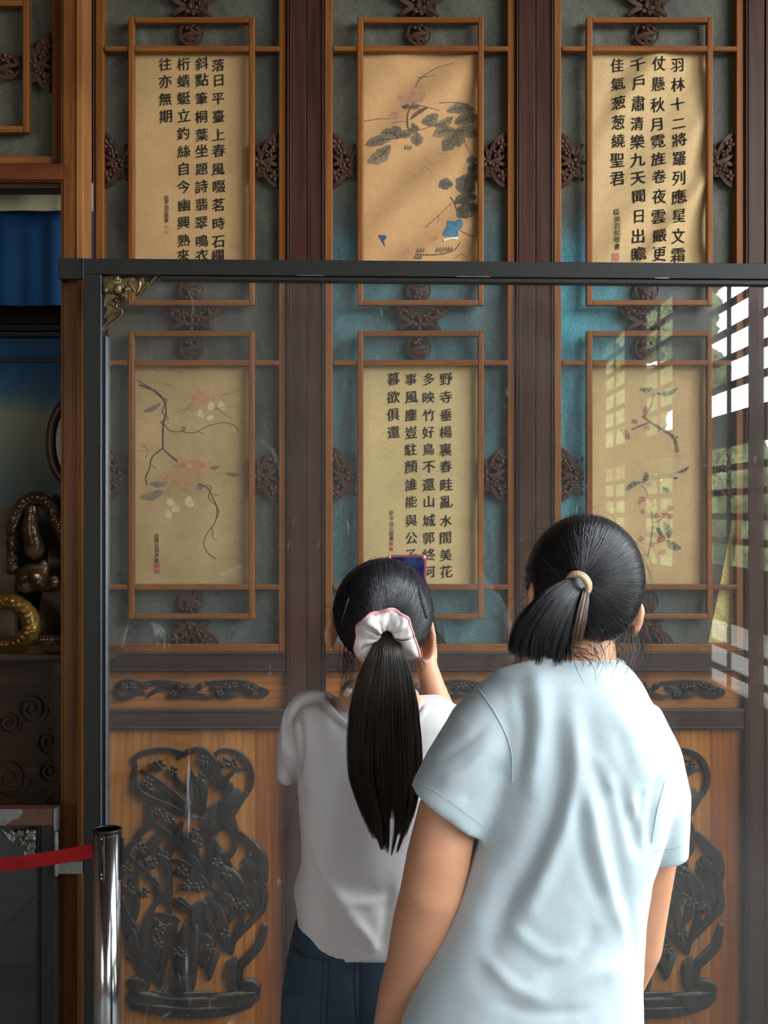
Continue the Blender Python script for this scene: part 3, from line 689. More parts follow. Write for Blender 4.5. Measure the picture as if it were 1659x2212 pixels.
# ------------------------------------------------------------------ scrolls: paper, poems, paintings
GC = {}
_tc = bpy.data.curves.new('glyph', 'FONT'); _tc.size = 1.0; _tc.resolution_u = 4
_to = bpy.data.objects.new('glyph', _tc); COL.objects.link(_to)
def glyph(ch):
    if ch not in GC:
        _tc.body = ch
        dg = bpy.context.evaluated_depsgraph_get(); dg.update()
        ev = _to.evaluated_get(dg); me = ev.to_mesh()
        v = np.array([q.co[:2] for q in me.vertices]); f = [tuple(p.vertices) for p in me.polygons]
        c = (v.min(0) + v.max(0)) / 2; GC[ch] = (v - np.array((0.5, 0.38)), f); ev.to_mesh_clear()
    return GC[ch]
def brushed(v, seed):
    """Lean and swell a printed glyph so it reads as brush writing: rising horizontals, uneven stroke weight."""
    x, y = v[:, 0], v[:, 1]
    ny = y + 0.13 * x + 0.012 * np.sin(9 * x + seed) - 0.05 * x * x
    nx = x * 1.0 - 0.02 * y + 0.014 * np.sin(8 * y + seed * 1.7)
    return np.stack([nx, ny], 1)
class Split:                                        # collects each stroke as a mesh of its own
    def __init__(s): s.parts = []
    def add(s, vs, fs): s.parts.append(MB().add(vs, fs)); return s
def obj_split(name, sp, mat, parent):
    for mb in sp.parts: obj(name, mb, mat, parent)
def obj_inks(name, pairs, parent):                  # one painted mesh with several inks
    mb = MB(); idx = []
    for k, (m_, mat) in enumerate(pairs): idx += [k] * len(m_.f); mb.add(m_.v, m_.f)
    v = np.array(mb.v) - ROOTW[parent.name]; me = bpy.data.meshes.new(name); me.from_pydata([tuple(q) for q in v], [], mb.f); me.update()
    for _, mat in pairs: me.materials.append(mat)
    me.polygons.foreach_set('material_index', idx); return link(name, me, None, parent)
class Scroll:
    def __init__(s, name, label, x0, y0, x1, y1, mat, fn, group='paper hangings in the partition', right=None):
        s.fn = fn; s.d = 4.038; s.box = (x0, y0, x1, y1)
        s.root = thing(name, label, 'scroll', tuple(P((x0 + x1) / 2, y1, s.d)), group)
        def g(u, v):
            xr = x1 if right is None else right(v)
            return s.pt(x0 + (xr - x0) * u, y0 + (y1 - y0) * v, 0)
        m = MB().grid(g, 70, 130)
        front = len(m.v)
        m.add([(a, b + 0.0005, c) for a, b, c in m.v], [f[::-1] for f in m.f])
        obj('paper', m, mat, s.root, True); s.ly = 0
    def pt(s, px, py, off):
        q = P(px, py, s.d); q[1] -= s.fn(px, py) + off; return q
    def text(s, name, cols, size, mat, wscale=1.0):
        m = MB()
        for x, rows in cols:
            for ch, y in rows:
                v, f = glyph(ch); v = brushed(v, random.random() * 6) * size * np.array((wscale, 1)) * random.uniform(0.95, 1.05)
                jx, jy = random.uniform(-1, 1) * size * .03, random.uniform(-1, 1) * size * .02
                for ex, ey in ((-.008, 0), (.014, -.003), (.004, -.013))[:3 if size > 20 else 1]: m.add([s.pt(x + jx + a + ex * size, y + jy - b + ey * size, 0.0022 + ex * .002) for a, b in v], f)
        return obj(name, m, mat, s.root)
    def stroke(s, m, pts, w0, w1=None, off=0.0009, n=28, wob=0.0):
        p = spline(pts, n); t = np.gradient(p, axis=0); t /= np.linalg.norm(t, axis=1)[:, None] + 1e-9
        nn = np.stack([-t[:, 1], t[:, 0]], 1); w1 = w0 if w1 is None else w1; vs = []
        for i in range(n):
            w = w0 + (w1 - w0) * i / (n - 1); w *= 1 + wob * math.sin(i * 1.9)
            vs += [s.pt(*(p[i] + nn[i] * w / 2), off), s.pt(*(p[i] - nn[i] * w / 2), off)]
        m.add(vs, [(2 * i, 2 * i + 1, 2 * i + 3, 2 * i + 2) for i in range(n - 1)])
    def leaf(s, m, a, b, w, bend=0.1, off=0.0006, n=16, blunt=0.75):
        a = np.array(a, float); b = np.array(b, float); dv = b - a; nn = np.array((-dv[1], dv[0])); mid = (a + b) / 2 + nn * bend
        p = spline([a, mid, b], n); t = np.gradient(p, axis=0); t /= np.linalg.norm(t, axis=1)[:, None] + 1e-9; q = np.stack([-t[:, 1], t[:, 0]], 1)
        vs = []; s.ly = (s.ly + 1) % 7; o2 = off + s.ly * 0.00003
        for i in range(n):
            u = i / (n - 1); hw = w / 2 * (math.sin(math.pi * min(1, u * .96 + .02)) ** blunt) * (1 + 0.10 * math.sin(u * 19))
            vs += [s.pt(*(p[i] + q[i] * hw), o2), s.pt(*p[i], o2), s.pt(*(p[i] - q[i] * hw), o2)]
        m.add(vs, [(3 * i + k, 3 * i + k + 1, 3 * i + 4 + k, 3 * i + 3 + k) for i in range(n - 1) for k in (0, 1)])
        return p, q
    def blob(s, m, x, y, r, off=0.0006, n=14):
        vs = [s.pt(x, y, off)]; ph = random.random() * 6
        for k in range(n):
            a = 2 * math.pi * k / n; rr = r * (1 + .16 * math.sin(2 * a + ph) + .1 * math.sin(3 * a))
            vs.append(s.pt(x + rr * math.cos(a), y + rr * math.sin(a), off))
        m.add(vs, [(0, 1 + k, 1 + (k + 1) % n) for k in range(n)])
    def bloom(s, m, x, y, r, k=5):
        for i in range(k):
            a = 2 * math.pi * i / k + random.random(); s.blob(m, x + r * .6 * math.cos(a), y + r * .6 * math.sin(a), r * .55, 0.0006 + i * 0.00004)
    def rect(s, m, x0, y0, x1, y1, off=0.001):
        n = 4; m.grid(lambda u, v: s.pt(x0 + (x1 - x0) * u, y0 + (y1 - y0) * v, off), n, n)

def rows(t, ys): return list(zip(t, ys))
soft = lambda px, py: 0.0012 * math.sin(px * .021 + py * .006) + 0.0008 * math.sin(py * .017 + px * .01)
wave2 = lambda px, py: 0.006 + 0.0100 * math.sin((px * .62 + py * .78) * .052 + 0.6 * math.sin(py * .011)) * min(1, (px - 770) / 90) * min(1, (1045 - px) / 40) + soft(px, py)
def wave3(px, py):
    a = (px * .80 + py * .60); g = 0
    for c, w, h in ((1212, 26, .012), (1290, 18, -.006), (1372, 30, .010), (1452, 20, .013), (1515, 26, -.005), (1165, 22, -.004), (1570, 24, .006)): g += h * math.exp(-((a - c) / w) ** 2)
    return max(g, -.0035) * min(1, max(0, (px - 1278) / 60)) * 1.8 + soft(px, py) + .004

# poem, first door
Y1 = [141, 173, 213, 251, 291, 325, 365, 403, 443, 483, 521, 553]
Y2 = [137, 173, 213, 252, 291, 326, 365, 403, 442, 481, 521, 552]
s1 = Scroll('calligraphy_scroll', 'paper hanging with a four-column ink poem on the grey damask door above the rail', 287, 110, 539, 590, M['paper_a'], soft)
s1.text('calligraphy_inscription', [(472, rows('落日平臺上春風啜茗時石欄', Y1)), (436, rows('斜點筆桐葉坐題詩翡翠鳴衣', Y2)), (397, rows('桁蜻蜓立釣絲自今幽興熟來', [139, 175, 213, 251, 289, 327, 365, 403, 443, 481, 520, 552])), (358, rows('往亦無期', [139, 177, 215, 252]))], 29, M['ink'])
s1.text('signature_inscription', [(360, rows('臣李培元敬書', [427, 437, 448, 457, 466, 476]))], 10.5, M['ink'])
m = MB(); s1.rect(m, 356, 487, 364, 494); s1.rect(m, 356, 498, 364, 505); obj('seal_stamp', m, M['seal_faint'], s1.root)
# poem, last door (upper)
YA = [142, 183, 226, 268, 306, 346, 386, 427, 470, 512, 550]
s3 = Scroll('calligraphy_scroll', 'wrinkled paper hanging with large ink characters and a curling edge above the rail', 1276, 112, 1530, 590, M['paper_c'], wave3, right=lambda v: 1530 - 8 * max(0, v - .3))
s3.text('calligraphy_inscription', [(1464, rows('羽林十二將羅列應星文霜', YA)), (1421, rows('仗懸秋月霓旌卷夜雲嚴更', YA)), (1377, rows('千戶肅清樂九天聞日出瞻', YA)), (1334, rows('佳氣葱葱繞聖君', YA))], 32, M['ink'])
s3.text('signature_inscription', [(1331, rows('臣張百熙敬書', [459, 476, 491, 507, 521, 535]))], 14, M['ink'])
m = MB(); s3.rect(m, 1320, 549, 1336, 566); obj('seal_stamp', m, M['seal_faint'], s3.root)
# poem, middle door (lower)
YM = [819, 858, 896, 934, 971, 1008, 1047, 1084, 1125, 1162, 1199, 1235]
s5 = Scroll('calligraphy_scroll', 'straw-yellow paper hanging with an ink poem, behind the glass over the smartphone', 781, 788, 1034, 1264, M['paper_d'], soft)
s5.text('calligraphy_inscription', [(963, rows('野寺垂楊裏春畦亂水間美花', YM)), (926, rows('多映竹好鳥不還山城郭終何', YM)), (888, rows('事風塵豈駐顏誰能與公子', YM)), (850, rows('暮欲俱還', YM))], 28, M['ink'])
s5.text('signature_inscription', [(846, rows('臣李培元敬書', [1108, 1120, 1132, 1143, 1153, 1164]))], 11, M['ink'])
m = MB(); s5.rect(m, 841, 1171, 849, 1179); s5.rect(m, 841, 1182, 849, 1190); obj('seal_stamp', m, M['seal'], s5.root)

# flower painting with two tears, middle door (upper)
q = lambda u, v: (650 + u / 3.318, v / 3.318)
s2 = Scroll('painting_scroll', 'amber paper hanging painted with grey leaves and torn in two blue holes', 782, 111, 1036, 590, M['paper_b'], wave2)
lf = MB(); vn = MB(); st = Split(); pk = MB(); dk = MB()
for a, b, w, bd in (((650, 1005), (458, 1045), 78, .05), ((640, 1050), (475, 1170), 96, -.1), ((705, 1000), (572, 958), 80, .1), ((640, 965), (715, 925), 90, .1), ((700, 985), (800, 955), 62, 0), ((830, 955), (832, 1048), 92, 0), ((860, 885), (985, 825), 78, .1), ((795, 895), (850, 935), 54, .2), ((950, 905), (1090, 835), 60, .1), ((1110, 935), (945, 975), 84, .1), ((1110, 935), (1020, 1085), 110, -.05), ((1110, 935), (1135, 1060), 110, 0), ((1110, 935), (1262, 985), 105, -.1), ((1045, 800), (1245, 790), 78, -.12), ((1100, 880), (1275, 840), 92, -.05), ((1262, 1150), (1185, 1170), 56, .1), ((1270, 1215), (1215, 1200), 60, 0), ((720, 770), (785, 765), 42, .1), ((785, 782), (855, 772), 42, 0), ((760, 940), (815, 945), 40, 0)):
    p, qq = s2.leaf(lf, q(*a), q(*b), w / 3.318, bd)
    s2.stroke(vn, p[1:-2], 1.6, 0.6, 0.0010)
    for i in (4, 7, 10):
        for sg in (1, -1): s2.stroke(vn, [p[i], p[i + 2] + qq[i] * sg * w / 3.318 * .33], 0.9, 0.4, 0.0010, 6)
for a, b, w, bd in (((1090, 1325), (985, 1345), 78, .1), ((1200, 1255), (1165, 1392), 140, .05), ((1275, 1262), (1175, 1285), 84, 0), ((1262, 1415), (1098, 1455), 78, .12), ((1265, 1480), (1118, 1555), 120, .05), ((1250, 1330), (1190, 1370), 70, 0), ((1265, 1180), (1200, 1240), 60, .1)):
    p, qq = s2.leaf(dk, q(*a), q(*b), w / 3.318, bd); s2.stroke(vn, p[1:-2], 1.5, .6, .0012)
    for i in (4, 7, 10):
        for sg in (1, -1): s2.stroke(vn, [p[i], p[i + 2] + qq[i] * sg * w / 3.318 * .35], 0.9, 0.4, 0.0012, 6)
for pts, w in (([(820, 630), (860, 560), (970, 490), (1100, 455)], 2), ([(840, 555), (965, 543)], 2), ([(450, 872), (560, 855), (640, 858)], 1.6), ([(990, 750), (1100, 738), (1205, 752)], 2), ([(850, 770), (990, 800)], 2), ([(765, 930), (765, 830), (810, 740)], 4), ([(890, 1630), (990, 1540), (1095, 1440)], 1.6), ([(1070, 1410), (1100, 1450), (1120, 1510)], 3), ([(820, 1830), (960, 1832), (1090, 1800), (1140, 1740)], 3.2), ([(1140, 1660), (1200, 1690), (1260, 1700)], 2.4), ([(990, 1545), (985, 1590)], 1.2), ([(1100, 1855), (1150, 1820), (1190, 1850)], 1.2), ([(560, 1010), (700, 1000), (850, 940), (960, 900)], 2.4), ([(650, 890), (760, 880)], 1.2), ([(1170, 1010), (1200, 1090), (1230, 1130)], 1.4)): s2.stroke(st, [q(*z) for z in pts], w, w * .7, .0009, 24, .15)
s2.leaf(st, q(915, 778), q(778, 872), 9, 0.05)
for a, b, w in (((785, 748), (690, 690), 56), ((795, 745), (800, 640), 70), ((800, 745), (890, 665), 70), ((680, 862), (645, 808), 54), ((690, 862), (672, 805), 40), ((915, 1725), (990, 1700), 34), ((735, 1815), (800, 1790), 50), ((740, 1835), (800, 1830), 40)): s2.leaf(pk, q(*a), q(*b), w / 3.318, 0.05, .0004)
for pts in ([(750, 1180), (820, 1150), (900, 1160), (960, 1200)], [(760, 1240), (850, 1250), (880, 1180)], [(880, 1120), (940, 1170), (1040, 1170)], [(880, 1180), (840, 1300)], [(890, 1190), (960, 1270)], [(940, 1080), (1020, 1110), (1050, 1150)], [(820, 620), (880, 640), (900, 680)]): s2.stroke(pk, [q(*z) for z in pts], 1.0, .7, .0008)
for x, y, r in ((850, 1800, 26), (990, 1795, 30), (1050, 1790, 26), (830, 1850, 24), (760, 1060, 24)):
    for k in range(3): pp, q_ = s2.leaf(lf, q(x - r + k * 18, y + r * .7), q(x - r * .5 + k * 22, y - r * .7), 5, .15); s2.stroke(vn, pp[1:-1], .8, .4, .0010, 8)
obj_inks('painted_foliage', ((lf, M['ink_grey']), (dk, plain('dark grey ink', (0.145, 0.125, 0.090), .85, 0, .1, .3, 30)), (vn, M['ink_dark'])), s2.root)
obj_split('painted_stem', st, M['ink_brown'], s2.root); obj('painted_blossom', pk, M['ink_pink'], s2.root)
def patch(s, pts, mat, off, name='torn_hole'):
    m = MB(); c = np.mean(pts, 0); vs = [s.pt(*c, off)] + [s.pt(*p, off) for p in pts]; n = len(pts)
    m.add(vs, [(0, 1 + k, 1 + (k + 1) % n) for k in range(n)]); return obj(name, m, mat, s.root)
patch(s2, [q(*z) for z in [(1050, 1580), (1100, 1590), (1140, 1570), (1160, 1600), (1155, 1640), (1125, 1665), (1125, 1700), (1080, 1705), (1020, 1700), (1018, 1665), (1045, 1630)]], M['torn'], .0016)
patch(s2, [q(*z) for z in [(553, 1690), (610, 1690), (612, 1710), (595, 1730), (606, 1772), (588, 1745), (570, 1715)]], plain('deep blue backing', (0.03, .075, .12), .8), .0016)
patch(s2, [q(*z) for z in [(1020, 1722), (1060, 1712), (1128, 1705), (1125, 1722), (1070, 1722), (1022, 1738)]], M['torn_edge'], .0030, 'torn_flap')

# vine painting, first door (lower)
q = lambda u, v: (200 + u / 2.99, 560 + v / 2.99)
s4 = Scroll('painting_scroll', 'mottled hanging painted with a twisting vine and red blossom, behind the glass', 287, 788, 539, 1264, M['paper_e'], soft)
st = Split(); pk = MB(); lf = MB(); wh = Split(); tw = MB()
for pts, a, b in (([(300, 810), (400, 850), (460, 910), (475, 990), (458, 1060), (455, 1220)], 4, 3.4), ([(285, 780), (370, 830), (445, 895), (480, 910), (450, 985), (490, 1030), (440, 1050), (470, 1070)], 2, 2), ([(455, 1220), (385, 1280), (370, 1350), (345, 1410), (352, 1460)], 3, 2.4), ([(455, 1225), (500, 1265), (550, 1305)], 3, 3.4), ([(460, 1060), (500, 1108), (570, 1112), (604, 1092), (580, 1086), (592, 1116), (660, 1120), (740, 1080), (850, 1055), (925, 1080), (945, 1118)], 1.8, 1.4), ([(680, 1110), (720, 1128)], 1.5, 1), ([(680, 1450), (745, 1480), (770, 1530), (805, 1610), (790, 1700), (745, 1760), (718, 1830), (740, 1890), (797, 1938)], 2.4, 1.4), ([(700, 1460), (765, 1470), (750, 1540), (815, 1620), (780, 1720)], 1.4, 1.4), ([(770, 1515), (815, 1528)], 1.2, 1), ([(770, 1730), (780, 1800), (808, 1810)], 1.5, 1), ([(385, 1335), (412, 1352)], 2, 1.4)): s4.stroke(st, [q(*z) for z in pts], a, b, .0008, 36, .12)
for a, b, w in (((370, 1447), (488, 1440), 40), ((308, 1538), (460, 1495), 56), ((678, 1455), (715, 1475), 50), ((755, 1348), (818, 1338), 24), ((855, 1380), (962, 1388), 26), ((328, 985), (440, 930), 30)): s4.leaf(lf, q(*a), q(*b), w / 2.99, .08)
for pts in ([(310, 725), (350, 700)], [(460, 720), (520, 715), (580, 740)], [(400, 715), (430, 735)], [(610, 700), (680, 735)], [(300, 1240), (370, 1235)], [(315, 1195), (370, 1240)], [(340, 1285), (365, 1240)], [(330, 980), (440, 925)], [(780, 970), (870, 955), (960, 950)], [(830, 880), (970, 845)], [(790, 950), (850, 1000), (900, 1030)], [(540, 990), (600, 970), (560, 1010)], [(470, 1520), (525, 1430)], [(490, 1500), (510, 1540)], [(600, 1475), (605, 1515)], [(460, 800), (545, 830)], [(400, 840), (470, 860)], [(800, 870), (870, 920)], [(955, 1040), (975, 1065)]): s4.stroke(tw, [q(*z) for z in pts], 1.4, .7, .0008, 14, .3)
for a, b, w in (((525, 1335), (640, 1300), 46), ((600, 1310), (735, 1320), 54), ((640, 1350), (735, 1335), 46), ((560, 1370), (640, 1345), 40), ((420, 1400), (530, 1375), 46), ((540, 1420), (640, 1395), 50), ((620, 1395), (720, 1400), 46), ((560, 1455), (640, 1440), 36), ((640, 900), (720, 850), 70), ((600, 960), (690, 930), 60), ((690, 920), (790, 880), 60), ((420, 1430), (520, 1420), 36)): s4.leaf(pk, q(*a), q(*b), w / 2.99, .1, .0004)
for x, y, r in ((505, 1570, 26), (538, 1612, 25), (625, 1570, 32), (490, 1650, 24), (765, 950, 24), (835, 948, 26), (700, 1000, 24), (760, 1025, 20)): s4.blob(wh, *q(x, y), r / 2.99)
for k in range(5): s4.stroke(wh, [q(630, 1350), q(600 + k * 14, 1310 + (k % 2) * 8)], .9, .5, .0010, 6)
red = Split()
for a, b, w in (((528, 1335), (610, 1318), 30), ((610, 1305), (700, 1308), 34), ((690, 1340), (735, 1330), 30), ((600, 1450), (618, 1440), 18)): s4.leaf(red, q(*a), q(*b), w / 2.99, .1, .0006)
obj_split('painted_vine', st, plain('purple brown ink', (0.105, .062, .055), .85, 0, .1, .3), s4.root); obj_inks('painted_foliage', ((lf, M['ink_grey']), (tw, M['ink_grey'])), s4.root); obj('painted_blossom', pk, plain('washed red paint', (.45, .235, .125), .85, 0, .1, .2, 60), s4.root)
obj_split('painted_red_petal', red, plain('clear red paint', (.46, .185, .10), .85, 0, .1, .2, 60), s4.root); obj_split('painted_berry', wh, M['ink_white'], s4.root)
s4.text('signature_inscription', [(339, rows('臣陳兆鳳恭畫', [1158, 1168, 1179, 1189, 1200, 1211]))], 11, M['ink'])
m = MB(); s4.rect(m, 333, 1218, 345, 1228); s4.rect(m, 333, 1230, 345, 1239); obj('seal_stamp', m, M['seal'], s4.root)

# blossom branch painting, last door (lower)
q = lambda u, v: (1150 + u / 2.99, 560 + v / 2.99)
s6 = Scroll('painting_scroll', 'tan paper hanging painted with a pink blossom branch, behind the glass', 1276, 788, 1530, 1264, M['paper_c'], soft, right=lambda v: 1524)
st = Split(); pk = MB(); lf = MB(); tw = MB(); rd = Split()
for pts, a, b in (([(712, 1012), (760, 1052), (840, 1100), (905, 1142), (928, 1195), (935, 1250)], 4, 9), ([(760, 1052), (700, 1075), (640, 1102)], 5, 3), ([(722, 1015), (765, 950), (780, 890)], 4, 2.4), ([(770, 1620), (775, 1750), (745, 1930)], 2.4, 2.4), ([(780, 1702), (830, 1680), (895, 1608)], 2.2, 1.4), ([(700, 1455), (740, 1500), (745, 1535)], 1.6, 1.2), ([(785, 1840), (870, 1810)], 1.6, 1.2), ([(930, 1150), (945, 1150)], 6, 2), ([(815, 1110), (835, 1090)], 4, 2)): s6.stroke(st, [q(*z) for z in pts], a, b, .0008, 24, .14)
for a, b, w in (((690, 838), (778, 832), 36), ((800, 868), (942, 832), 34), ((708, 1448), (737, 1372), 40), ((704, 1440), (604, 1496), 38), ((836, 1470), (892, 1498), 36), ((930, 1378), (1014, 1334), 24), ((908, 1412), (942, 1410), 18), ((880, 1802), (850, 1698), 52), ((868, 1812), (962, 1868), 52), ((832, 1790), (798, 1732), 34)):
    p, qq = s6.leaf(lf, q(*a), q(*b), w / 2.99, .12); s6.stroke(tw, p[1:-1], 1.0, .5, .0010, 10)
    for i in (5, 9): s6.stroke(tw, [p[i] - qq[i] * w / 2.99 * .3, p[i + 1] + qq[i] * w / 2.99 * .35], 2.4, 1.2, .0009, 6)
for x, y, r in ((600, 1122, 20), (618, 1146, 18), (578, 1108, 14), (742, 1084, 20), (730, 970, 18), (726, 990, 14), (868, 1088, 18), (785, 880, 12), (710, 1552, 20), (690, 1572, 14), (768, 1562, 16), (890, 1608, 20), (800, 1660, 18), (852, 1640, 16), (886, 1664, 18), (845, 1890, 18), (830, 1896, 12), (700, 1808, 18), (776, 1842, 16), (660, 1048, 18), (755, 1455, 16), (780, 1732, 12), (715, 1630, 14)): s6.bloom(pk, *q(x, y), r / 2.99)
s6.blob(rd, *q(832, 1806), 8.5); s6.blob(rd, *q(800, 1660), 3.5); s6.blob(rd, *q(888, 1612), 3.2); s6.blob(rd, *q(606, 1140), 3)
for k in range(40):
    x, y = random.choice(((940, 1265), (900, 1385), (670, 1650), (660, 1055), (745, 1940), (790, 1600), (915, 1180), (770, 1760)))
    x += random.gauss(0, 14); y += random.gauss(0, 12); s6.stroke(tw, [q(x, y), q(x + random.uniform(-5, 5), y - 9)], .8, .4, .0009, 4)
obj_split('painted_branch', st, plain('grey brown ink', (.19, .135, .09), .85, 0, .1, .3), s6.root); obj_inks('painted_foliage', ((lf, plain('blue green ink', (.215, .195, .13), .85, 0, .1, .35, 30)), (tw, M['ink_dark'])), s6.root)
obj('painted_blossom', pk, plain('dusty rose paint', (.40, .19, .13), .85, 0, .1, .25, 60), s6.root); obj_split('painted_berry', rd, M['ink_red'], s6.root)
bpy.data.objects.remove(_to)

# ------------------------------------------------------------------ pillar and the throne bay beside it
m = MB().pbox(136, -700, 168, 2290, 3.70, 3.82); m.pbox(131, -700, 136.5, 2290, 3.705, 3.82); m.pbox(164.5, -700, 168, 2290, 3.694, 3.75)
pil = struct('pillar', m, M['post'], 'worn honey-coloured wooden pillar between the throne bay and the glass', 'pillar', 0.002)
obj('pillar_moulding', MB().pbox(168, -700, 180, 2290, 3.712, 3.82), M['post_edge'], pil, bevel=0.002)
d = 3.74
bay = thing('window_10', 'lattice transom with grey damask and carving above the throne bay', 'transom window', (X(40, d), d, Z(340, d)), None, 'structure')
m = MB().pbox(112, -600, 133, 352, 3.735, 3.80); obj('stile', m, M['red_v'], bay, bevel=.003)
obj('rail', MB().pbox(-500, 337, 133, 353, 3.74, 3.80), M['trim_h'], bay, bevel=.003)
m = MB().pbox(48, 0, 62, 286, 3.745, 3.775); lt = obj('lattice_frame', m, M['trim_v'], bay, bevel=.004)
m = MB().pbox(-400, 0, 49, 12.5, 3.746, 3.775); m.pbox(-400, 271, 49, 286, 3.746, 3.775); obj('lattice_bar', m, M['trim_h'], lt, bevel=.004)
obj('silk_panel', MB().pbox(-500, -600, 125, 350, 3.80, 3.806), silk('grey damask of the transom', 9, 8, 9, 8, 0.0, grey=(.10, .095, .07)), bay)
obj('carved_bracket', bracket_mb((112, 72), (112, 200), (63, 95), (63, 190), 3.778), M['carve'], bay, True)
obj('carved_medallion', medallion_mb(19, 144, 29, 3.776), M['carve'], bay, True)
m = MB().pbox(-500, 353, 134, 388, 3.69, 3.80); m.poly([(134, 353), (151, 370.5), (134, 388)], 3.69, .02)
m.pbox(-500, 388, 132, 393, 3.70, 3.80)
struct('trim_3', m, M['red_h'], 'reddish beam with an arrow-shaped tenon across the throne bay', 'beam', .0015)
struct('trim_4', MB().pbox(-500, 393, 133, 406, 3.72, 3.80), M['dark_h'], 'thin dark strip under the reddish beam', 'beam')

def figured(name, c, c2):
    mt, t, b, N = nt(name)
    tc = N('ShaderNodeTexCoord'); v = N('ShaderNodeTexVoronoi'); v.inputs['Scale'].default_value = 6.5; v.inputs['Randomness'].default_value = 0.15
    t.links.new(tc.outputs['Object'], v.inputs['Vector'])
    n = noisy(N, t, 90, (1, 1, 1), 3)
    r = ramp(N, [(0.18, (1, 1, 1)), (0.24, (0, 0, 0))]); t.links.new(v.outputs['Distance'], r.inputs['Fac'])
    r2 = ramp(N, [(0.42, (0, 0, 0)), (0.55, (1, 1, 1))]); t.links.new(n.outputs['Fac'], r2.inputs['Fac'])
    f = mix(N, t, 1.0, r.outputs['Color'], r2.outputs['Color'], 'MULTIPLY')
    t.links.new(mix(N, t, f, c + (1,), c2 + (1,)), b.inputs['Base Color']); b.inputs['Roughness'].default_value = .8
    return mt
d = 3.90
m = MB().grid(lambda u, v: P(-400 + 600 * u, 395 + 60 * v, d) + np.array((0, .004 * math.sin(u * 40), 0)), 60, 4); m.add([(a, b + .004, c) for a, b, c in m.v], [f[::-1] for f in m.f])
vo = obj('valance', m, figured('beige figured cloth', (.46, .40, .25), (.30, .34, .16)), None, True); tag(vo, 'beige cloth valance with green medallions above the blue hanging', 'valance')
d = 3.95
m = MB().grid(lambda u, v: P(-400 + 600 * u, 430 + 230 * v, d) + np.array((0, .006 * math.sin(u * 34 + v) + .004 * math.sin(u * 71), 0)), 90, 6); m.add([(a, b + .004, c) for a, b, c in m.v], [f[::-1] for f in m.f])
vo = obj('curtain', m, fabric('deep blue cloth', (.004, .045, .125), (.003, .034, .10), .9, 500), None, True); tag(vo, 'deep blue cloth hanging below the beige valance', 'curtain')
# painted screen behind the throne
d = 4.42
scr = thing('painted_screen', 'standing screen painted with blue sky over pale mountains, behind glass beside the pillar', 'screen', (X(40, d), d, 0))
M['black_wood'] = wood('black lacquered wood', (.012, .007, .005), (.028, .014, .009), 0, .35)
m = MB().pbox(-420, 634, 200, 700, 4.40, 4.46); m.pbox(-420, 700, 200, 714, 4.39, 4.46); m.pbox(-420, 716, 200, 726, 4.395, 4.46); obj('top_rail', m, M['black_wood'], scr, bevel=.002)
obj('crossbar', MB().pbox(-420, 776, 200, 782, 4.44, 4.46), M['black_wood'], scr)
m = MB().pbox(-420, 714, -390, 2120, 4.40, 4.46); obj('leg', m, M['black_wood'], scr); obj('leg', MB().pbox(180, 714, 210, 2120, 4.40, 4.46), M['black_wood'], scr)
def skymat():
    mt, t, b, N = nt('painted sky and mountain')
    tc = N('ShaderNodeTexCoord'); sx = N('ShaderNodeSeparateXYZ'); t.links.new(tc.outputs['Object'], sx.inputs[0])
    n = noisy(N, t, 3.4, (1, 1, .4), 4)
    a = N('ShaderNodeMath', operation='MULTIPLY_ADD'); t.links.new(n.outputs['Fac'], a.inputs[0]); a.inputs[1].default_value = 0.28; t.links.new(sx.outputs['Z'], a.inputs[2])
    r = ramp(N, [(0.0, (.05, .085, .10)), (0.36, (.13, .17, .15)), (0.56, (.30, .31, .20)), (0.63, (.05, .16, .23)), (0.72, (.012, .095, .22)), (1.0, (.02, .15, .24))])
    q = N('ShaderNodeMapRange'); q.inputs['From Min'].default_value = 1.45; q.inputs['From Max'].default_value = 2.62; t.links.new(a.outputs[0], q.inputs['Value']); t.links.new(q.outputs[0], r.inputs['Fac'])
    t.links.new(r.outputs['Color'], b.inputs['Base Color']); b.inputs['Roughness'].default_value = .7; return mt
obj('painted_panel', MB().pbox(-420, 714, 200, 1750, 4.462, 4.475), skymat(), scr)
obj('lower_panel', MB().pbox(-420, 1750, 200, 2120, 4.455, 4.475), M['black_wood'], scr)
# round mirror half hidden by the pillar
d = 4.25
mi = thing('round_mirror', 'dark-framed oval mirror on a stand, half hidden behind the pillar', 'mirror', (X(165, d), d, 0))
m = MB().tube([P(163 + 53 * math.cos(a), 955 + 92 * math.sin(a), d) for a in np.linspace(0, 2 * math.pi, 49)], .018, 10, False); obj('mirror_frame', m, M['rust'], mi, True)
m = MB().loft([(P(163, 955, d - .004), (1, 0, 0), (0, 0, 1), S(52, d), S(91, d)), (P(163, 955, d + .012), (1, 0, 0), (0, 0, 1), S(52, d), S(91, d))], 48); obj('mirror_disc', m, plain('dark polished bronze', (.04, .02, .012), .25, .3), mi)
m = MB().tube([P(165, 1047, d), (X(165, d), d, .04)], .016, 10); m.loft([((X(165, d), d, .0), (1, 0, 0), (0, 1, 0), .10, .10), ((X(165, d), d, .05), (1, 0, 0), (0, 1, 0), .08, .08)], 20); obj('stand', m, M['rust'], mi, True)
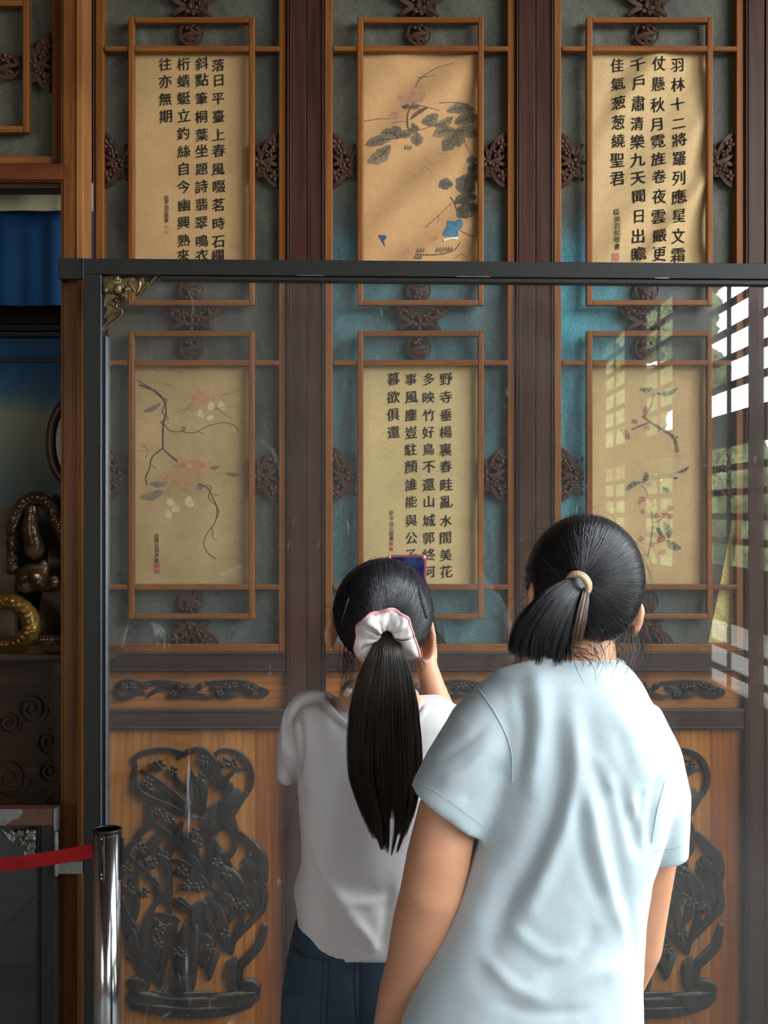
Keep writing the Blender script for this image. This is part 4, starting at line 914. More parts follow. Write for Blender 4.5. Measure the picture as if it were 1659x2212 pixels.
# gilt dragon throne
d = 4.12
th = thing('dragon_throne', 'carved throne with a gilt scaly dragon, behind glass beside the pillar', 'throne', (X(30, d), d, 0))
def giltmat(name, c1, c2, rough):
    mt, t, b, N = nt(name)
    n = noisy(N, t, 16, (1, 1, 1), 5); r = ramp(N, [(.35, c1), (.7, c2)]); t.links.new(n.outputs['Fac'], r.inputs['Fac']); t.links.new(r.outputs['Color'], b.inputs['Base Color'])
    v = N('ShaderNodeTexVoronoi'); v.inputs['Scale'].default_value = 52; tc = N('ShaderNodeTexCoord'); t.links.new(tc.outputs['Object'], v.inputs['Vector'])
    bump(N, t, v.outputs['Distance'], b, .8, .006); b.inputs['Metallic'].default_value = .55; b.inputs['Roughness'].default_value = rough; return mt
M['gilt'] = giltmat('worn gilt lacquer', (.10, .045, .012), (.46, .26, .06), .28)
M['gilt_dark'] = giltmat('dark gilt lacquer', (.045, .024, .014), (.17, .10, .05), .3)
M['throne'] = wood('brown throne wood', (.040, .020, .010), (.095, .050, .024), 0, .35)
m = MB().poly([(-420, 1130), (-60, 1118), (0, 1104), (32, 1092), (32, 1412), (-420, 1412)], d + .06, .04); obj('backrest', m, wood('striped backrest wood', (.13, .085, .045), (.21, .14, .08), 0, .5), th)
m = MB().poly([(115, 1062), (140, 1050), (210, 1040), (210, 1412), (60, 1412), (100, 1250)], d + .06, .04); obj('backrest', m, M['throne'], th)
def coil(name, pts, r, mat, dd=d):
    p = [P(*q, dd - z) for *q, z in [(a[0], a[1], a[2] if len(a) > 2 else 0) for a in pts]]; sp = spline(p, 60)
    rr = np.interp(np.linspace(0, 1, 60), np.linspace(0, 1, len(r)), r) if hasattr(r, '__len__') else np.full(60, r)
    m = MB().tube(sp, [q * S(1, dd) for q in rr * (1 + .05 * np.sin(np.arange(60) * 2.4))], 16)
    crest = sp + np.array((0, -1, .2)) * (rr * S(1, dd))[:, None] * .95
    for i in range(2, 58, 3): m.ell(crest[i], (rr[i] * S(.42, dd),) * 3, 8, 6)
    return obj(name, m, mat, th, True)
coil('dragon_coil', [(28, 1240), (30, 1140), (52, 1088), (85, 1078), (112, 1100), (128, 1140, .02), (150, 1180)], [13, 15, 16, 16, 15, 14, 13], M['gilt_dark'])
coil('dragon_coil', [(70, 1095, .03), (66, 1140, .05), (74, 1180, .06)], [13, 15, 20], M['gilt_dark'])
coil('dragon_coil', [(-60, 1300), (-10, 1300, .03), (30, 1300, .05), (62, 1330, .06), (64, 1365, .06), (40, 1388, .05), (5, 1394, .03), (-20, 1370)], [14, 16, 18, 20, 20, 18, 15, 12], M['gilt'])
coil('dragon_coil', [(48, 1386, .02), (90, 1384, .03), (135, 1384, .02), (190, 1390)], [13, 13, 12, 11], M['gilt_dark'])
m = MB()
for x, y, a, b, z in ((74, 1185, 22, 24, .06), (70, 1240, 34, 22, .05), (48, 1248, 15, 15, .07), (76, 1245, 15, 15, .08), (100, 1262, 26, 18, .07), (116, 1258, 13, 16, .09), (60, 1268, 24, 14, .06), (95, 1230, 12, 22, .05)): m.ell(P(x, y, d - z), (S(a, d), S(min(a, b), d), S(b, d)), 16, 10)
put('dragon_head', remesh(m, .006, 3), M['gilt_dark'], th)
hd_ = MB().ell(P(113, 1258, d - .125), (S(4, d),) * 3, 10, 8); obj('dragon_eye', hd_, M['black_plastic'], th, True)
m = MB().pbox(-420, 1412, 240, 1428, d - .30, d + .10); obj('seat_rail', m, M['throne'], th, bevel=.004)
obj('apron', MB().pbox(-420, 1428, 240, 1770, d - .02, d + .06), M['throne'], th)
for cx, cy, r in ((108, 1600, 32), (108, 1665, 28), (70, 1530, 34), (20, 1680, 46), (118, 1735, 24), (20, 1560, 26)):
    m = MB(); pts = [(cx + r * (1 - a / 16) * math.cos(a), cy + r * (1 - a / 16) * math.sin(a)) for a in np.linspace(0, 14, 60)]
    carve_leaf(m, pts, 7, d - .02, .008, .012, 'band', 90); obj('carved_scroll', m, M['throne'], th, True)
for x in (-380, 200): obj('leg', MB().box(X(x, d) - .05, X(x, d) + .05, d - .28, d - .16, 0, Z(1428, d - .3)), M['throne'], th)

# ------------------------------------------------------------------ glass barriers
def bat(flipx, ox, oy, k, dd, th_=.010):
    """Bat mount for a glazing corner: px drawing around (ox, oy), scale k; flipx -1 mirrors it."""
    q = lambda u, v: (ox + flipx * u * k, oy + v * k)
    m = MB()
    for w in ([(330, 190), (560, 230), (800, 190), (860, 205), (825, 250), (880, 295), (960, 260), (1060, 190), (1140, 205), (1085, 240), (1115, 310), (1200, 300), (1300, 220), (1420, 160), (1420, 190), (1300, 300), (1200, 450), (1100, 570), (930, 645), (890, 600), (780, 500), (640, 560), (330, 480)],
              [(190, 560), (150, 780), (140, 920), (210, 870), (215, 980), (140, 1140), (140, 1195), (200, 1150), (225, 1200), (195, 1290), (100, 1400), (95, 1500), (130, 1530), (230, 1390), (400, 1250), (560, 1100), (585, 1010), (550, 940), (500, 970), (460, 930), (470, 830), (500, 760), (520, 600), (450, 480)]):
        m.poly([q(*z) for z in w], dd, th_ * .7)
    for pts, r in (([(1420, 170), (1300, 270), (1200, 430), (1090, 560), (930, 640)], 26), ([(130, 1520), (230, 1385), (400, 1245), (555, 1100), (585, 1010), (550, 945)], 26), ([(930, 600), (990, 420), (1000, 300)], 14), ([(910, 590), (800, 420), (720, 330)], 14), ([(950, 610), (1120, 420), (1200, 320)], 12), ([(560, 1000), (400, 900), (230, 820)], 14), ([(560, 1050), (380, 1080), (250, 1150)], 12), ([(470, 830), (440, 900), (500, 970)], 22)):
        m.tube([P(*q(*z), dd - .002) for z in spline(pts, 16)], S(r * k, dd), 6)
    for u, v, a, b, h in ((330, 380, 210, 220, .012), (480, 480, 130, 150, .014), (620, 660, 120, 120, .018), (215, 270, 110, 100, .010), (690, 500, 60, 90, .014), (440, 760, 80, 45, .012), (455, 245, 95, 95, .012), (195, 515, 85, 85, .012), (600, 640, 40, 30, .034), (680, 720, 40, 30, .032)):
        m.ell(P(*q(u, v), dd), (S(a * k, dd), h, S(b * k, dd)), 16, 10)
    for u, v in ((560, 600), (655, 575), (590, 720), (650, 650)): m.ell(P(*q(u, v), dd - .018), (S(26 * k, dd),) * 3, 8, 6)
    return remesh(m, .0016, 2)
d = 3.60
gb = thing('glass_barrier', 'tall black metal framed glass barrier with a brass bat corner before the carved doors', 'glass barrier', (X(200, d), d, 0), None)
m = MB().pbox(180, 560, 218, 2316, d, d + .05); obj('post', m, M['black_metal'], gb, bevel=.0015)
obj('glazing_bead', MB().pbox(217.2, 594, 219.2, 2300, d - .002, d + .03), M['edge_metal'], gb)
obj('glazing_channel', MB().pbox(219, 600, 228, 2300, d + .012, d + .05), M['black_metal'], gb)
obj('glazing_bead', MB().pbox(228, 727, 233, 2300, d + .006, d + .03), M['edge_metal'], gb)
yr = lambda x, a, b: a + (b - a) * (x - 180) / 1479.0
def railmb(x0, x1, a0, b0, a1, b1, d0, th_): return MB().quad((x0, yr(x0, a0, b0)), (x1, yr(x1, a0, b0)), (x1, yr(x1, a1, b1)), (x0, yr(x0, a1, b1)), d0, th_)
obj('top_rail', railmb(180, 2000, 558, 569, 592, 603, d - .003, .06), M['black_metal'], gb, bevel=.0015)
obj('rail_lip', railmb(345, 2000, 594, 605, 602, 615, d + .004, .045), M['black_metal'], gb, bevel=.0015)
for a_, b_ in ((640, 700), (985, 1060), (1415, 1445)): obj('paint_chip', railmb(a_, b_, 590.4, 601.4, 592, 603, d - .0036, .002), M['chip'], gb)
obj('post', MB().pbox(1960, 560, 2000, 2316, d, d + .05), M['black_metal'], gb)
obj('bottom_rail', MB().box(X(180, d), X(2000, d), d, d + .05, 0, .06), M['black_metal'], gb)
obj('glass_pane', MB().box(X(229, d), X(1962, d), d + .022, d + .030, .055, Z(598, d)), M['glass'], gb)
put('bat_mount', bat(1, 211, 581, 1 / 11.06, d + .006), M['brass'], gb)
m = MB().pbox(125, 557, 180, 602, d + .005, d + .03); m.pbox(125, 557, 133, 602, d + .03, d + .2); obj('pillar_clamp', m, M['black_metal'], gb, bevel=.002)
obj('clamp_edge', MB().pbox(179, 558, 181, 602, d + .003, d + .03), M['edge_metal'], gb)

g2 = thing('glass_barrier', 'low black metal framed glass barrier before the throne, behind the red belt', 'glass barrier', (X(100, d), d, 0), None)
m = MB().pbox(-600, 1747, 121, 1784, d, d + .05); obj('top_rail', m, M['rust'], g2, bevel=.002)
m = MB().poly([(-600, 1748.5), (46, 1748.5), (50, 1756), (40, 1768), (26, 1772), (12, 1783), (-600, 1783)], d - .0012, .002); obj('paint_chip', m, M['chip'], g2)
obj('post', MB().pbox(88, 1784, 121, 2316, d, d + .05), M['black_metal'], g2, bevel=.002)
obj('rail_end', MB().pbox(116, 1747, 121.5, 1796, d - .003, d + .03), M['chip'], g2)
obj('glazing_channel', MB().pbox(80, 1784, 88, 2316, d + .012, d + .05), M['black_metal'], g2)
obj('bottom_rail', MB().box(X(-600, d), X(121, d), d, d + .05, 0, .06), M['black_metal'], g2)
M['glass_low'] = glass('clear safety glass', .006, .06)
obj('glass_pane', MB().box(X(-600, d), X(82, d), d + .022, d + .030, .055, Z(1780, d)), M['glass_low'], g2)
put('bat_mount', bat(-1, 86, 1782, 1 / 17.0, d + .006), M['pewter'], g2)
m = MB().tube([P(121, 1797, d - .002), P(121, 1892, d - .002)], S(5, d), 12); m.pbox(121, 1862, 178, 1888, d - .004, d + .03); m.pbox(170, 1862, 178, 1888, d + .03, d + .1); obj('hinge_clamp', m, M['chip'], g2, bevel=.001)

# ------------------------------------------------------------------ belt stanchion
d = 3.06; r = S(29.5, d); cx = X(231, d); zt = Z(1789, d)
stn = thing('stanchion', 'brushed steel belt stanchion with red webbing, standing before the black metal post', 'stanchion', (cx, d, 0))
def cyl(z0, z1, ra, rb=None, n=48, x=cx, y=d): return MB().tube([(x, y, z0), (x, y, z1)], [ra, rb or ra], n)
obj('tube', cyl(.02, zt - .004, r), M['chrome'], stn, True)
m = MB(); prof = [(.170, 0), (.170, .012), (.155, .022), (.06, .032), (.036, .045)]
m.loft([((cx, d, z), (1, 0, 0), (0, 1, 0), q, q) for q, z in prof], 48); obj('base', m, M['chrome'], stn)
m = MB().tube([(cx + (r + .0005) * math.cos(a), d + (r + .0005) * math.sin(a), zt - .003) for a in np.linspace(0, 2 * math.pi, 49)], .0032, 8, False); obj('top_rim', m, M['black_plastic'], stn, True)
obj('top_cap', cyl(zt - .010, zt - .004, r - .002), plain('dark glossy cap', (.10, .075, .055), .08, .2), stn)
for a in (-100, -8, 172):
    c, s_ = math.cos(math.radians(a)), math.sin(math.radians(a)); u = np.array((-s_, c, 0)); nrm = np.array((c, s_, 0)); o0 = np.array((cx, d, 0)) + nrm * (r - .004)
    m = MB(); w = .0063; pts = [(-w, zt - .004), (w, zt - .004)] + [(w * math.cos(q), zt - .112 - w * math.sin(q)) for q in np.linspace(0, math.pi, 9)]
    f = [o0 + u * x + nrm * .006 + np.array((0, 0, z)) for x, z in pts]; b_ = [q - nrm * .006 for q in f]; n = len(f)
    m.add(f + b_, [tuple(range(n)), tuple(range(n, 2 * n))[::-1]] + [((i + 1) % n, i, i + n, (i + 1) % n + n) for i in range(n)])
    ch = obj('belt_slot', m, M['black_plastic'], stn)
    if a == -100:
        for z in (.017, .100, .109): obj('screw', MB().ell(o0 + nrm * .006 + np.array((0, 0, zt - z)), (.0026, .0026, .0026), 8, 6), M['chrome'], ch, True)
m = MB().tube([(cx - .0035, d - r - .003, zt - .030), (cx - .0035, d - r - .003, zt - .090)], .0022, 8); obj('slot_insert', m, M['black_plastic'], stn, True)
m = MB().box(cx + r + .002, cx + r + .007, d - .008, d + .008, zt - .085, zt - .025); obj('belt_clip', m, M['black_plastic'], stn, bevel=.001)
def belt(u, v):
    t = u; px = 203 + (-330) * t; tw = math.exp(-t * 9) * 4
    yt = 1822 + (1868 - 1822) * t ** 0.9 + 3 * math.sin(t * math.pi); yb = 1853 + (1893 - 1853) * t ** .9 + 4 * math.sin(t * math.pi)
    return P(px, yt + (yb - yt) * v, d + .20 * t) + np.array((0, -.004 * math.sin(v * math.pi) + .003 * math.sin(v * 7 + t * 9) * math.exp(-t * 6), 0))
m = MB().grid(belt, 70, 10); m.add([(a, b + .0015, c) for a, b, c in m.v], [f[::-1] for f in m.f]); bo = obj('belt', m, M['belt'], stn, True); bo['label'] = 'red webbing belt'

# ------------------------------------------------------------------ people
def pxvec(dx, dy):
    n = math.hypot(dx, dy); return (dx / n, 0, -dy / n)
def limb(m, pts, n=24):                           # pts: (px, py, d, radius in px at d)
    m.tube([P(a[0], a[1], a[2]) for a in pts], [S(a[3], a[2]) for a in pts], n)
    for a in (pts[0], pts[-1]): m.ell(P(a[0], a[1], a[2]), (S(a[3], a[2]) * .98,) * 3, 16, 10)
def finger(m, base, dirs, r, lens):
    p = np.array(base, float); pts = [p.copy()]
    for dv, L in zip(dirs, lens):
        dv = np.array(dv, float); p = p + dv / np.linalg.norm(dv) * L; pts.append(p.copy())
    q = spline(pts, 10); m.tube(q, np.linspace(r, r * .78, 10), 10); m.ell(q[-1], (r * .78,) * 3, 10, 6)
def hand(m, wrist, fwd, side, nrm, k=1.0, curl=.35):
    """Palm, four unequal fingers bent at the knuckles and a thumb from the side of the palm. fwd to the fingertips, side to the thumb, nrm to the palm side."""
    f, s_, n = [np.array(v, float) / np.linalg.norm(v) for v in (fwd, side, nrm)]
    w = np.array(wrist, float)
    m.loft([(w - f * .01, s_, n, .025 * k, .019 * k), (w + f * .03 * k, s_, n, .035 * k, .016 * k), (w + f * .065 * k, s_, n, .041 * k, .014 * k), (w + f * .092 * k, s_, n, .039 * k, .011 * k)], 20)
    for i, (o, L) in enumerate(((.029, .068), (.010, .077), (-.010, .071), (-.028, .055))):
        b0 = w + f * (.084 - .004 * abs(i - 1)) * k + s_ * o * k
        d1 = f + n * curl * .6; d2 = f + n * curl * 1.7; d3 = f + n * curl * 2.8
        finger(m, b0, (d1, d2, d3), .0088 * k, (L * .45 * k, L * .32 * k, L * .28 * k))
    b0 = w + f * .022 * k + s_ * .030 * k
    finger(m, b0, (f * .7 + s_ * .8 + n * .3, f + s_ * .35 + n * .45, f + s_ * .05 + n * .5), .0105 * k, (.034 * k, .030 * k, .024 * k))
def head_parts(m, c, k, yaw=0.0, roll=0.0, pitch=0.0, ears=True, ex=.084, ez=-.012):
    """Skull, jaw, nose, lips, brow and ears around c; the face looks along +y (away from the camera) before turning."""
    R = np.array((Matrix.Rotation(yaw, 3, 'Z') @ Matrix.Rotation(roll, 3, 'Y') @ Matrix.Rotation(pitch, 3, 'X')))
    at = lambda x, y, z: np.array(c) + R @ (np.array((x, y, z)) * k)
    def e(x, y, z, a, b, h): m.ell(at(x, y, z), (a * k, b * k, h * k), 24, 16, R)
    e(0, 0, .012, .078, .094, .094); e(0, .035, -.045, .062, .060, .072); e(0, .060, -.092, .030, .030, .028); e(0, .03, -.075, .050, .050, .040)
    for sx in (-1, 1):
        e(sx * .035, .072, -.035, .026, .022, .026); e(sx * .032, .084, .020, .024, .012, .010)
    m.tube([at(0, .088, .010), at(0, .102, -.018), at(0, .112, -.036)], [.008 * k, .010 * k, .013 * k], 10)
    e(0, .100, -.040, .017, .012, .009); e(0, .090, -.066, .022, .011, .006); e(0, .088, -.075, .019, .011, .006)
    if ears:
        for sx in (-1, 1):
            er = [at(sx * (ex - .004 + .014 * math.sin(q)), .004 - .022 * math.sin(q), ez + .033 * math.cos(q)) for q in np.linspace(.1, math.pi - .1, 10)]
            m.tube(er, [.006 * k, .007 * k, .007 * k, .007 * k, .007 * k, .007 * k, .007 * k, .008 * k, .009 * k, .008 * k], 8)
            m.ell(at(sx * (ex - .003), .0, ez - .002), (.010 * k, .014 * k, .028 * k), 12, 8, R)
    return R, at
def eyes(root, at, k, R):
    for sx in (-1, 1):
        e_ = MB().ell(at(sx * .031, .082, .004), (.012 * k, .010 * k, .009 * k), 14, 10, R); eo = obj('eye', e_, M['white_cotton'], root, True)
        i_ = MB().ell(at(sx * .031, .091, .004), (.0045 * k, .002 * k, .0045 * k), 10, 6, R); obj('iris', i_, M['black_plastic'], eo, True)
def strand_mesh(paths, radii, sides=3):
    """Many hair strands as tapered tubes in one mesh. paths: (N, n, 3)."""
    p = np.asarray(paths); Nn, n, _ = p.shape
    t = np.gradient(p, axis=1); t /= np.linalg.norm(t, axis=2)[..., None] + 1e-12
    up = np.array((0.31, -0.9, 0.3)); u = np.cross(t, up); u /= np.linalg.norm(u, axis=2)[..., None] + 1e-12; w = np.cross(u, t)
    taper = 1.0 - 0.82 * np.linspace(0, 1, n) ** 4; r = np.asarray(radii)[:, None] * taper[None]
    vs = []
    for k in range(sides):
        a = 2 * math.pi * k / sides; vs.append(p + r[..., None] * (math.cos(a) * u + math.sin(a) * w))
    v = np.stack(vs, 2).reshape(-1, 3)
    base = (np.arange(Nn)[:, None] * n + np.arange(n - 1)[None]).ravel() * sides
    f = []
    for k in range(sides):
        k2 = (k + 1) % sides; f.append(np.stack([base + k, base + k2, base + sides + k2, base + sides + k], 1))
    f = np.concatenate(f)
    me = bpy.data.meshes.new('hair_strand'); me.vertices.add(len(v)); me.vertices.foreach_set('co', v.ravel())
    me.loops.add(f.size); me.loops.foreach_set('vertex_index', f.ravel()); me.polygons.add(len(f))
    me.polygons.foreach_set('loop_start', np.arange(0, f.size, 4)); me.polygons.foreach_set('loop_total', np.full(len(f), 4))
    me.polygons.foreach_set('use_smooth', [True] * len(f)); me.update(calc_edges=True); me.validate(); return me
def hair_cap(root, c, rad, tie, mat, count, R, face=.45, r0=.00065, low=-.86, seed=1):
    """Scalp hair drawn back over an ellipsoid to the tie point, as a solid undercap plus strands lying on it."""
    g = np.random.default_rng(seed); c = np.array(c); rad = np.array(rad)
    inv = lambda p: (R.T @ (np.array(p) - c)) / rad
    td = inv(tie); tn = td / np.linalg.norm(td)
    def open_(dv): return dv[1] > face + .28 * max(0, dv[2]) - .62 * max(0, -dv[2]) and dv[2] < .62 or dv[2] < low
    vs = []; fs = []; nu, nv = 72, 44; keep = {}
    for j in range(nv + 1):
        th = math.pi * j / nv
        for i in range(nu):
            ph = 2 * math.pi * i / nu; dv = np.array((math.sin(th) * math.cos(ph), math.sin(th) * math.sin(ph), math.cos(th)))
            keep[(j, i)] = not open_(dv); vs.append(c + R @ (dv * rad * (.965 if keep[(j, i)] else .86)))
    for j in range(nv):
        for i in range(nu):
            qd = ((j, i), (j + 1, i), (j + 1, (i + 1) % nu), (j, (i + 1) % nu))
            if any(keep[k_] for k_ in qd): fs.append(tuple(a_ * nu + b_ for a_, b_ in qd))
    cap = put('hair', mesh('hair', vs, fs, True), mat, root)
    paths = []; n = 14
    while len(paths) < count:
        dv = g.normal(size=3); dv /= np.linalg.norm(dv)
        if open_(dv): continue
        ang = math.acos(np.clip(dv @ tn, -1, 1))
        if ang < .16: continue
        s = np.linspace(0, 1, n); lift = .985 + .035 * g.random() + .05 * np.exp(-((1 - s) / .12) ** 2)
        w = g.normal(size=3) * .05; q = []
        for k in range(n):
            a = s[k]; v = (math.sin((1 - a) * ang) * dv + math.sin(a * ang) * tn) / max(math.sin(ang), 1e-4)
            v = v + w * math.sin(math.pi * a) * .6; v = v / np.linalg.norm(v) * lift[k]; q.append(c + R @ (v * rad))
        paths.append(q)
    put('hair_strand', strand_mesh(paths, r0 * (.6 + .8 * g.random(count))), mat, cap)
    return cap
def flyaways(root, c, rad, R, mat, count, seed, sector=None, length=.10, r0=.00028):
    g = np.random.default_rng(seed); paths = []
    while len(paths) < count:
        dv = g.normal(size=3); dv /= np.linalg.norm(dv)
        if dv[1] > .5 or abs(dv[1]) > .75 or dv[2] < -.75: continue
        if sector is not None and dv @ np.array(sector) < .2: continue
        p = np.array(c) + R @ (dv * np.array(rad)); t = np.cross(dv, g.normal(size=3)); t /= np.linalg.norm(t); q = [p]
        L = length * (.4 + .8 * g.random()); out = g.uniform(.05, .35)
        for k in range(9):
            t = t + R @ dv * (out * .25 if k < 4 else -.12) + np.array((0, 0, -.10)); t /= np.linalg.norm(t); p = p + t * L / 9; q.append(p)
        paths.append(q)
    return put('loose_hair', strand_mesh(paths, np.full(count, r0)), mat, root)
def tail(root, name, rings, mat, count, seed, r0=.0009, depth=.5, clumps=24, endvar=.16, mat2=None, tipfrac=0.0):
    """A ponytail: strands keep their place in the bundle's cross-section along px rings (px, py, d, half width px)."""
    g = np.random.default_rng(seed); n = 26
    cen = spline([P(a[0], a[1], a[2]) for a in rings], n); hw = np.interp(np.linspace(0, 1, n), np.linspace(0, 1, len(rings)), [S(a[3], a[2]) for a in rings])
    t = np.gradient(cen, axis=0); t /= np.linalg.norm(t, axis=1)[:, None]; u = np.stack([-t[:, 2], 0 * t[:, 0], t[:, 0]], 1); u[:, :] *= np.sign(u[:, :1] + 1e-9); u /= np.linalg.norm(u, axis=1)[:, None]; w = np.cross(t, u)
    cl = [(g.uniform(-1, 1), g.uniform(-1, 1), g.uniform(-.05, .05), g.uniform(0, 6), g.uniform(.75, 1.0)) for _ in range(clumps)]
    paths = []; idx = []
    for i in range(count):
        a = g.uniform(0, 2 * math.pi); rr = math.sqrt(g.random()); x, y = rr * math.cos(a), rr * math.sin(a)
        k = min(range(clumps), key=lambda q: (cl[q][0] - x) ** 2 + (cl[q][1] - y) ** 2); cx_, cy_, dx_, ph, ln = cl[k]
        end = (1 - endvar * g.random() ** 1.7) * (1 - endvar * .9 * (1 - ln) / .25)
        s = np.linspace(0, end, n); idx_f = s * (n - 1); pull = np.clip((s - .35) / .65, 0, 1) ** 1.3 * .50
        xx = x * (1 - pull) + cx_ * pull + .09 * np.sin(s * 6 + ph) * s + .05 * np.sin(s * 9 + x * 2) * s + g.normal() * .035; yy = y * (1 - pull) + cy_ * pull + .06 * np.cos(s * 6 + ph)
        C = np.stack([np.interp(idx_f, np.arange(n), cen[:, m_]) for m_ in range(3)], 1); U = np.stack([np.interp(idx_f, np.arange(n), u[:, m_]) for m_ in range(3)], 1); W = np.stack([np.interp(idx_f, np.arange(n), w[:, m_]) for m_ in range(3)], 1); Hh = np.interp(idx_f, np.arange(n), hw)
        paths.append(C + U * (xx * Hh)[:, None] + W * (yy * np.minimum(Hh * depth, .03))[:, None])
    paths = np.array(paths)
    o = put(name, strand_mesh(paths, r0 * (.6 + .8 * g.random(count))), mat, root)
    return o
def project(root_objs):                            # finds where a px ray from the eye meets finished clothes
    dg = bpy.context.evaluated_depsgraph_get(); dg.update(); trees = []
    for o in root_objs:
        off = ROOTW.get(root_of(o).name, np.zeros(3)); vs = [Vector(np.array(v.co) + off) for v in o.data.vertices]
        trees.append(BVHTree.FromPolygons(vs, [tuple(p.vertices) for p in o.data.polygons]))
    def f(px, py, lift=.0008):
        dv = Vector(P(px, py, 1.0)) - Vector((0, 0, H)); dv.normalize(); best = None
        for b in trees:
            h = b.ray_cast(Vector((0, 0, H)), dv)
            if h[0] is not None and (best is None or h[3] < best[3]): best = h
        return np.array(best[0] - dv * lift) if best else None
    return f
def seam(root, name, f, pts, r, mat, n=40, lift=.0008, dash=False):
    p = [f(*q, lift) for q in spline(pts, n)]; p = [q for q in p if q is not None]; m = MB()
    if len(p) < 3: return None
    if dash:
        for i in range(0, len(p) - 1, 2): m.tube([p[i], p[i + 1]], r, 5)
    else: m.tube(p, r, 6)
    return obj(name, m, mat, root, True)

# ---- the woman in pale blue
d = 2.12
wo = thing('person', 'woman with a short black ponytail, pale blue T-shirt, arms hanging at her sides', 'person', (X(1230, d), d, 0))
FX, UY = (1, 0, 0), (0, 1, 0)
m = MB()
hc = P(1262, 1256, 2.165)
Rw, atw = head_parts(m, hc, 1.0, yaw=math.radians(12), roll=math.radians(9), pitch=math.radians(-12), ex=.087, ez=-.045)
m.tube([P(1262, 1372, 2.165), P(1262, 1430, 2.15), P(1255, 1490, 2.14)], [.052, .054, .062], 20)
m.loft([(P(1240, 1455, d), FX, UY, .06, .05), (P(1225, 1510, d), FX, UY, .105, .07), (P(1240, 1590, d), FX, UY, .130, .085), (P(1240, 1700, d), FX, UY, .145, .095), (P(1200, 2000, d), FX, UY, .112, .085), (P(1150, 2300, d), FX, UY, .135, .095), (P(1150, 2480, d), FX, UY, .145, .10)], 28)
limb(m, [(1075, 1530, 2.12, 62), (1010, 1660, 2.11, 66), (968, 1755, 2.10, 66), (948, 1850, 2.09, 70), (932, 1930, 2.09, 69), (912, 2000, 2.11, 66), (893, 2080, 2.14, 59), (865, 2150, 2.17, 49), (842, 2230, 2.20, 38), (838, 2262, 2.21, 35)])
m.ell(P(925, 1930, 2.072), (.030, .032, .036), 16, 10)
hand(m, P(836, 2268, 2.215), (-.12, .22, -1), (.35, 1, .1), (1, -.2, .05), 1.0)
limb(m, [(1395, 1580, 2.14, 46), (1424, 1700, 2.17, 54), (1418, 1840, 2.20, 47), (1402, 1950, 2.22, 44), (1385, 2050, 2.25, 45), (1367, 2090, 2.27, 43), (1345, 2140, 2.31, 40), (1308, 2200, 2.36, 30), (1290, 2228, 2.385, 27)])
hand(m, P(1284, 2236, 2.39), (-.5, .35, -.8), (-.4, .9, .2), (-.8, -.4, .1), 1.0)
for sx in (1050, 1250): m.tube([P(sx, 2480, d), (X(sx, d), d, .45), (X(sx, d), d - .02, .09)], [.085, .055, .040], 20)
for sx in (1050, 1250): m.ell((X(sx, d), d + .06, .045), (.042, .11, .04), 16, 10)
body = put('body', remesh(m, .0052, 5), M['skin'], wo)
eyes(wo, atw, 1.0, Rw)
# trousers and shoes (below the frame)
m = MB(); m.loft([(P(1140, 2235, d), FX, UY, .150, .105), (P(1140, 2400, d), FX, UY, .165, .120), (P(1150, 2520, d), FX, UY, .17, .122)], 32)
for sx in (1045, 1255): m.tube([P(sx, 2470, d), (X(sx, d), d, .45), (X(sx, d), d - .01, .07)], [.098, .070, .058], 24)
put('trousers', remesh(m, .008, 6), M['trouser'], wo)
for sx in (1050, 1250):
    m = MB().ell((X(sx, d), d + .06, .045), (.052, .13, .045), 20, 12); obj('shoe', m, M['trouser'], wo, True)
# T-shirt
def rows_loft(m, rows, dd, lean=0.0, tilt=0.0, n=48):
    secs = []
    for i, (py, xl, xr, hb) in enumerate(rows):
        dl = dd + lean * (py - 1430) / 800.0; secs.append((P((xl + xr) / 2, py, dl), FX, (0, 1, tilt * i / len(rows)), S((xr - xl) / 2, dl), hb))
    m.loft(secs, n)
m = MB()
rows_loft(m, [(1424, 1178, 1338, .056), (1434, 1128, 1352, .068), (1450, 1072, 1368, .080), (1480, 1034, 1388, .092), (1530, 1020, 1416, .104), (1610, 1025, 1448, .116), (1700, 1040, 1456, .122), (1800, 1030, 1436, .124), (1900, 990, 1406, .122), (2000, 950, 1392, .122), (2100, 908, 1388, .126), (2212, 868, 1388, .132), (2330, 850, 1394, .138)], d, 0.0)
uL = pxvec(.81, .585); vL = (0, 1, 0)
m.loft([(P(1095, 1520, 2.12), pxvec(.75, .66), vL, S(72, d), .080), (P(1055, 1580, 2.115), pxvec(.83, .55), vL, S(90, d), .088), (P(1012, 1662, 2.11), pxvec(.86, .5), vL, S(93, d), .088), (P(964, 1754, 2.105), uL, vL, S(95, d), .080)], 40)
uR = pxvec(.985, -.17); dr = 2.18
m.loft([(P(1378, 1552, 2.14), pxvec(.78, -.62), vL, S(52, dr), .08), (P(1406, 1632, 2.15), pxvec(.95, -.3), vL, S(62, dr), .085), (P(1426, 1720, 2.17), uR, vL, S(62, dr), .080), (P(1430, 1800, 2.18), uR, vL, S(55, dr), .072), (P(1434, 1852, 2.19), uR, vL, S(50, dr), .066)], 40)
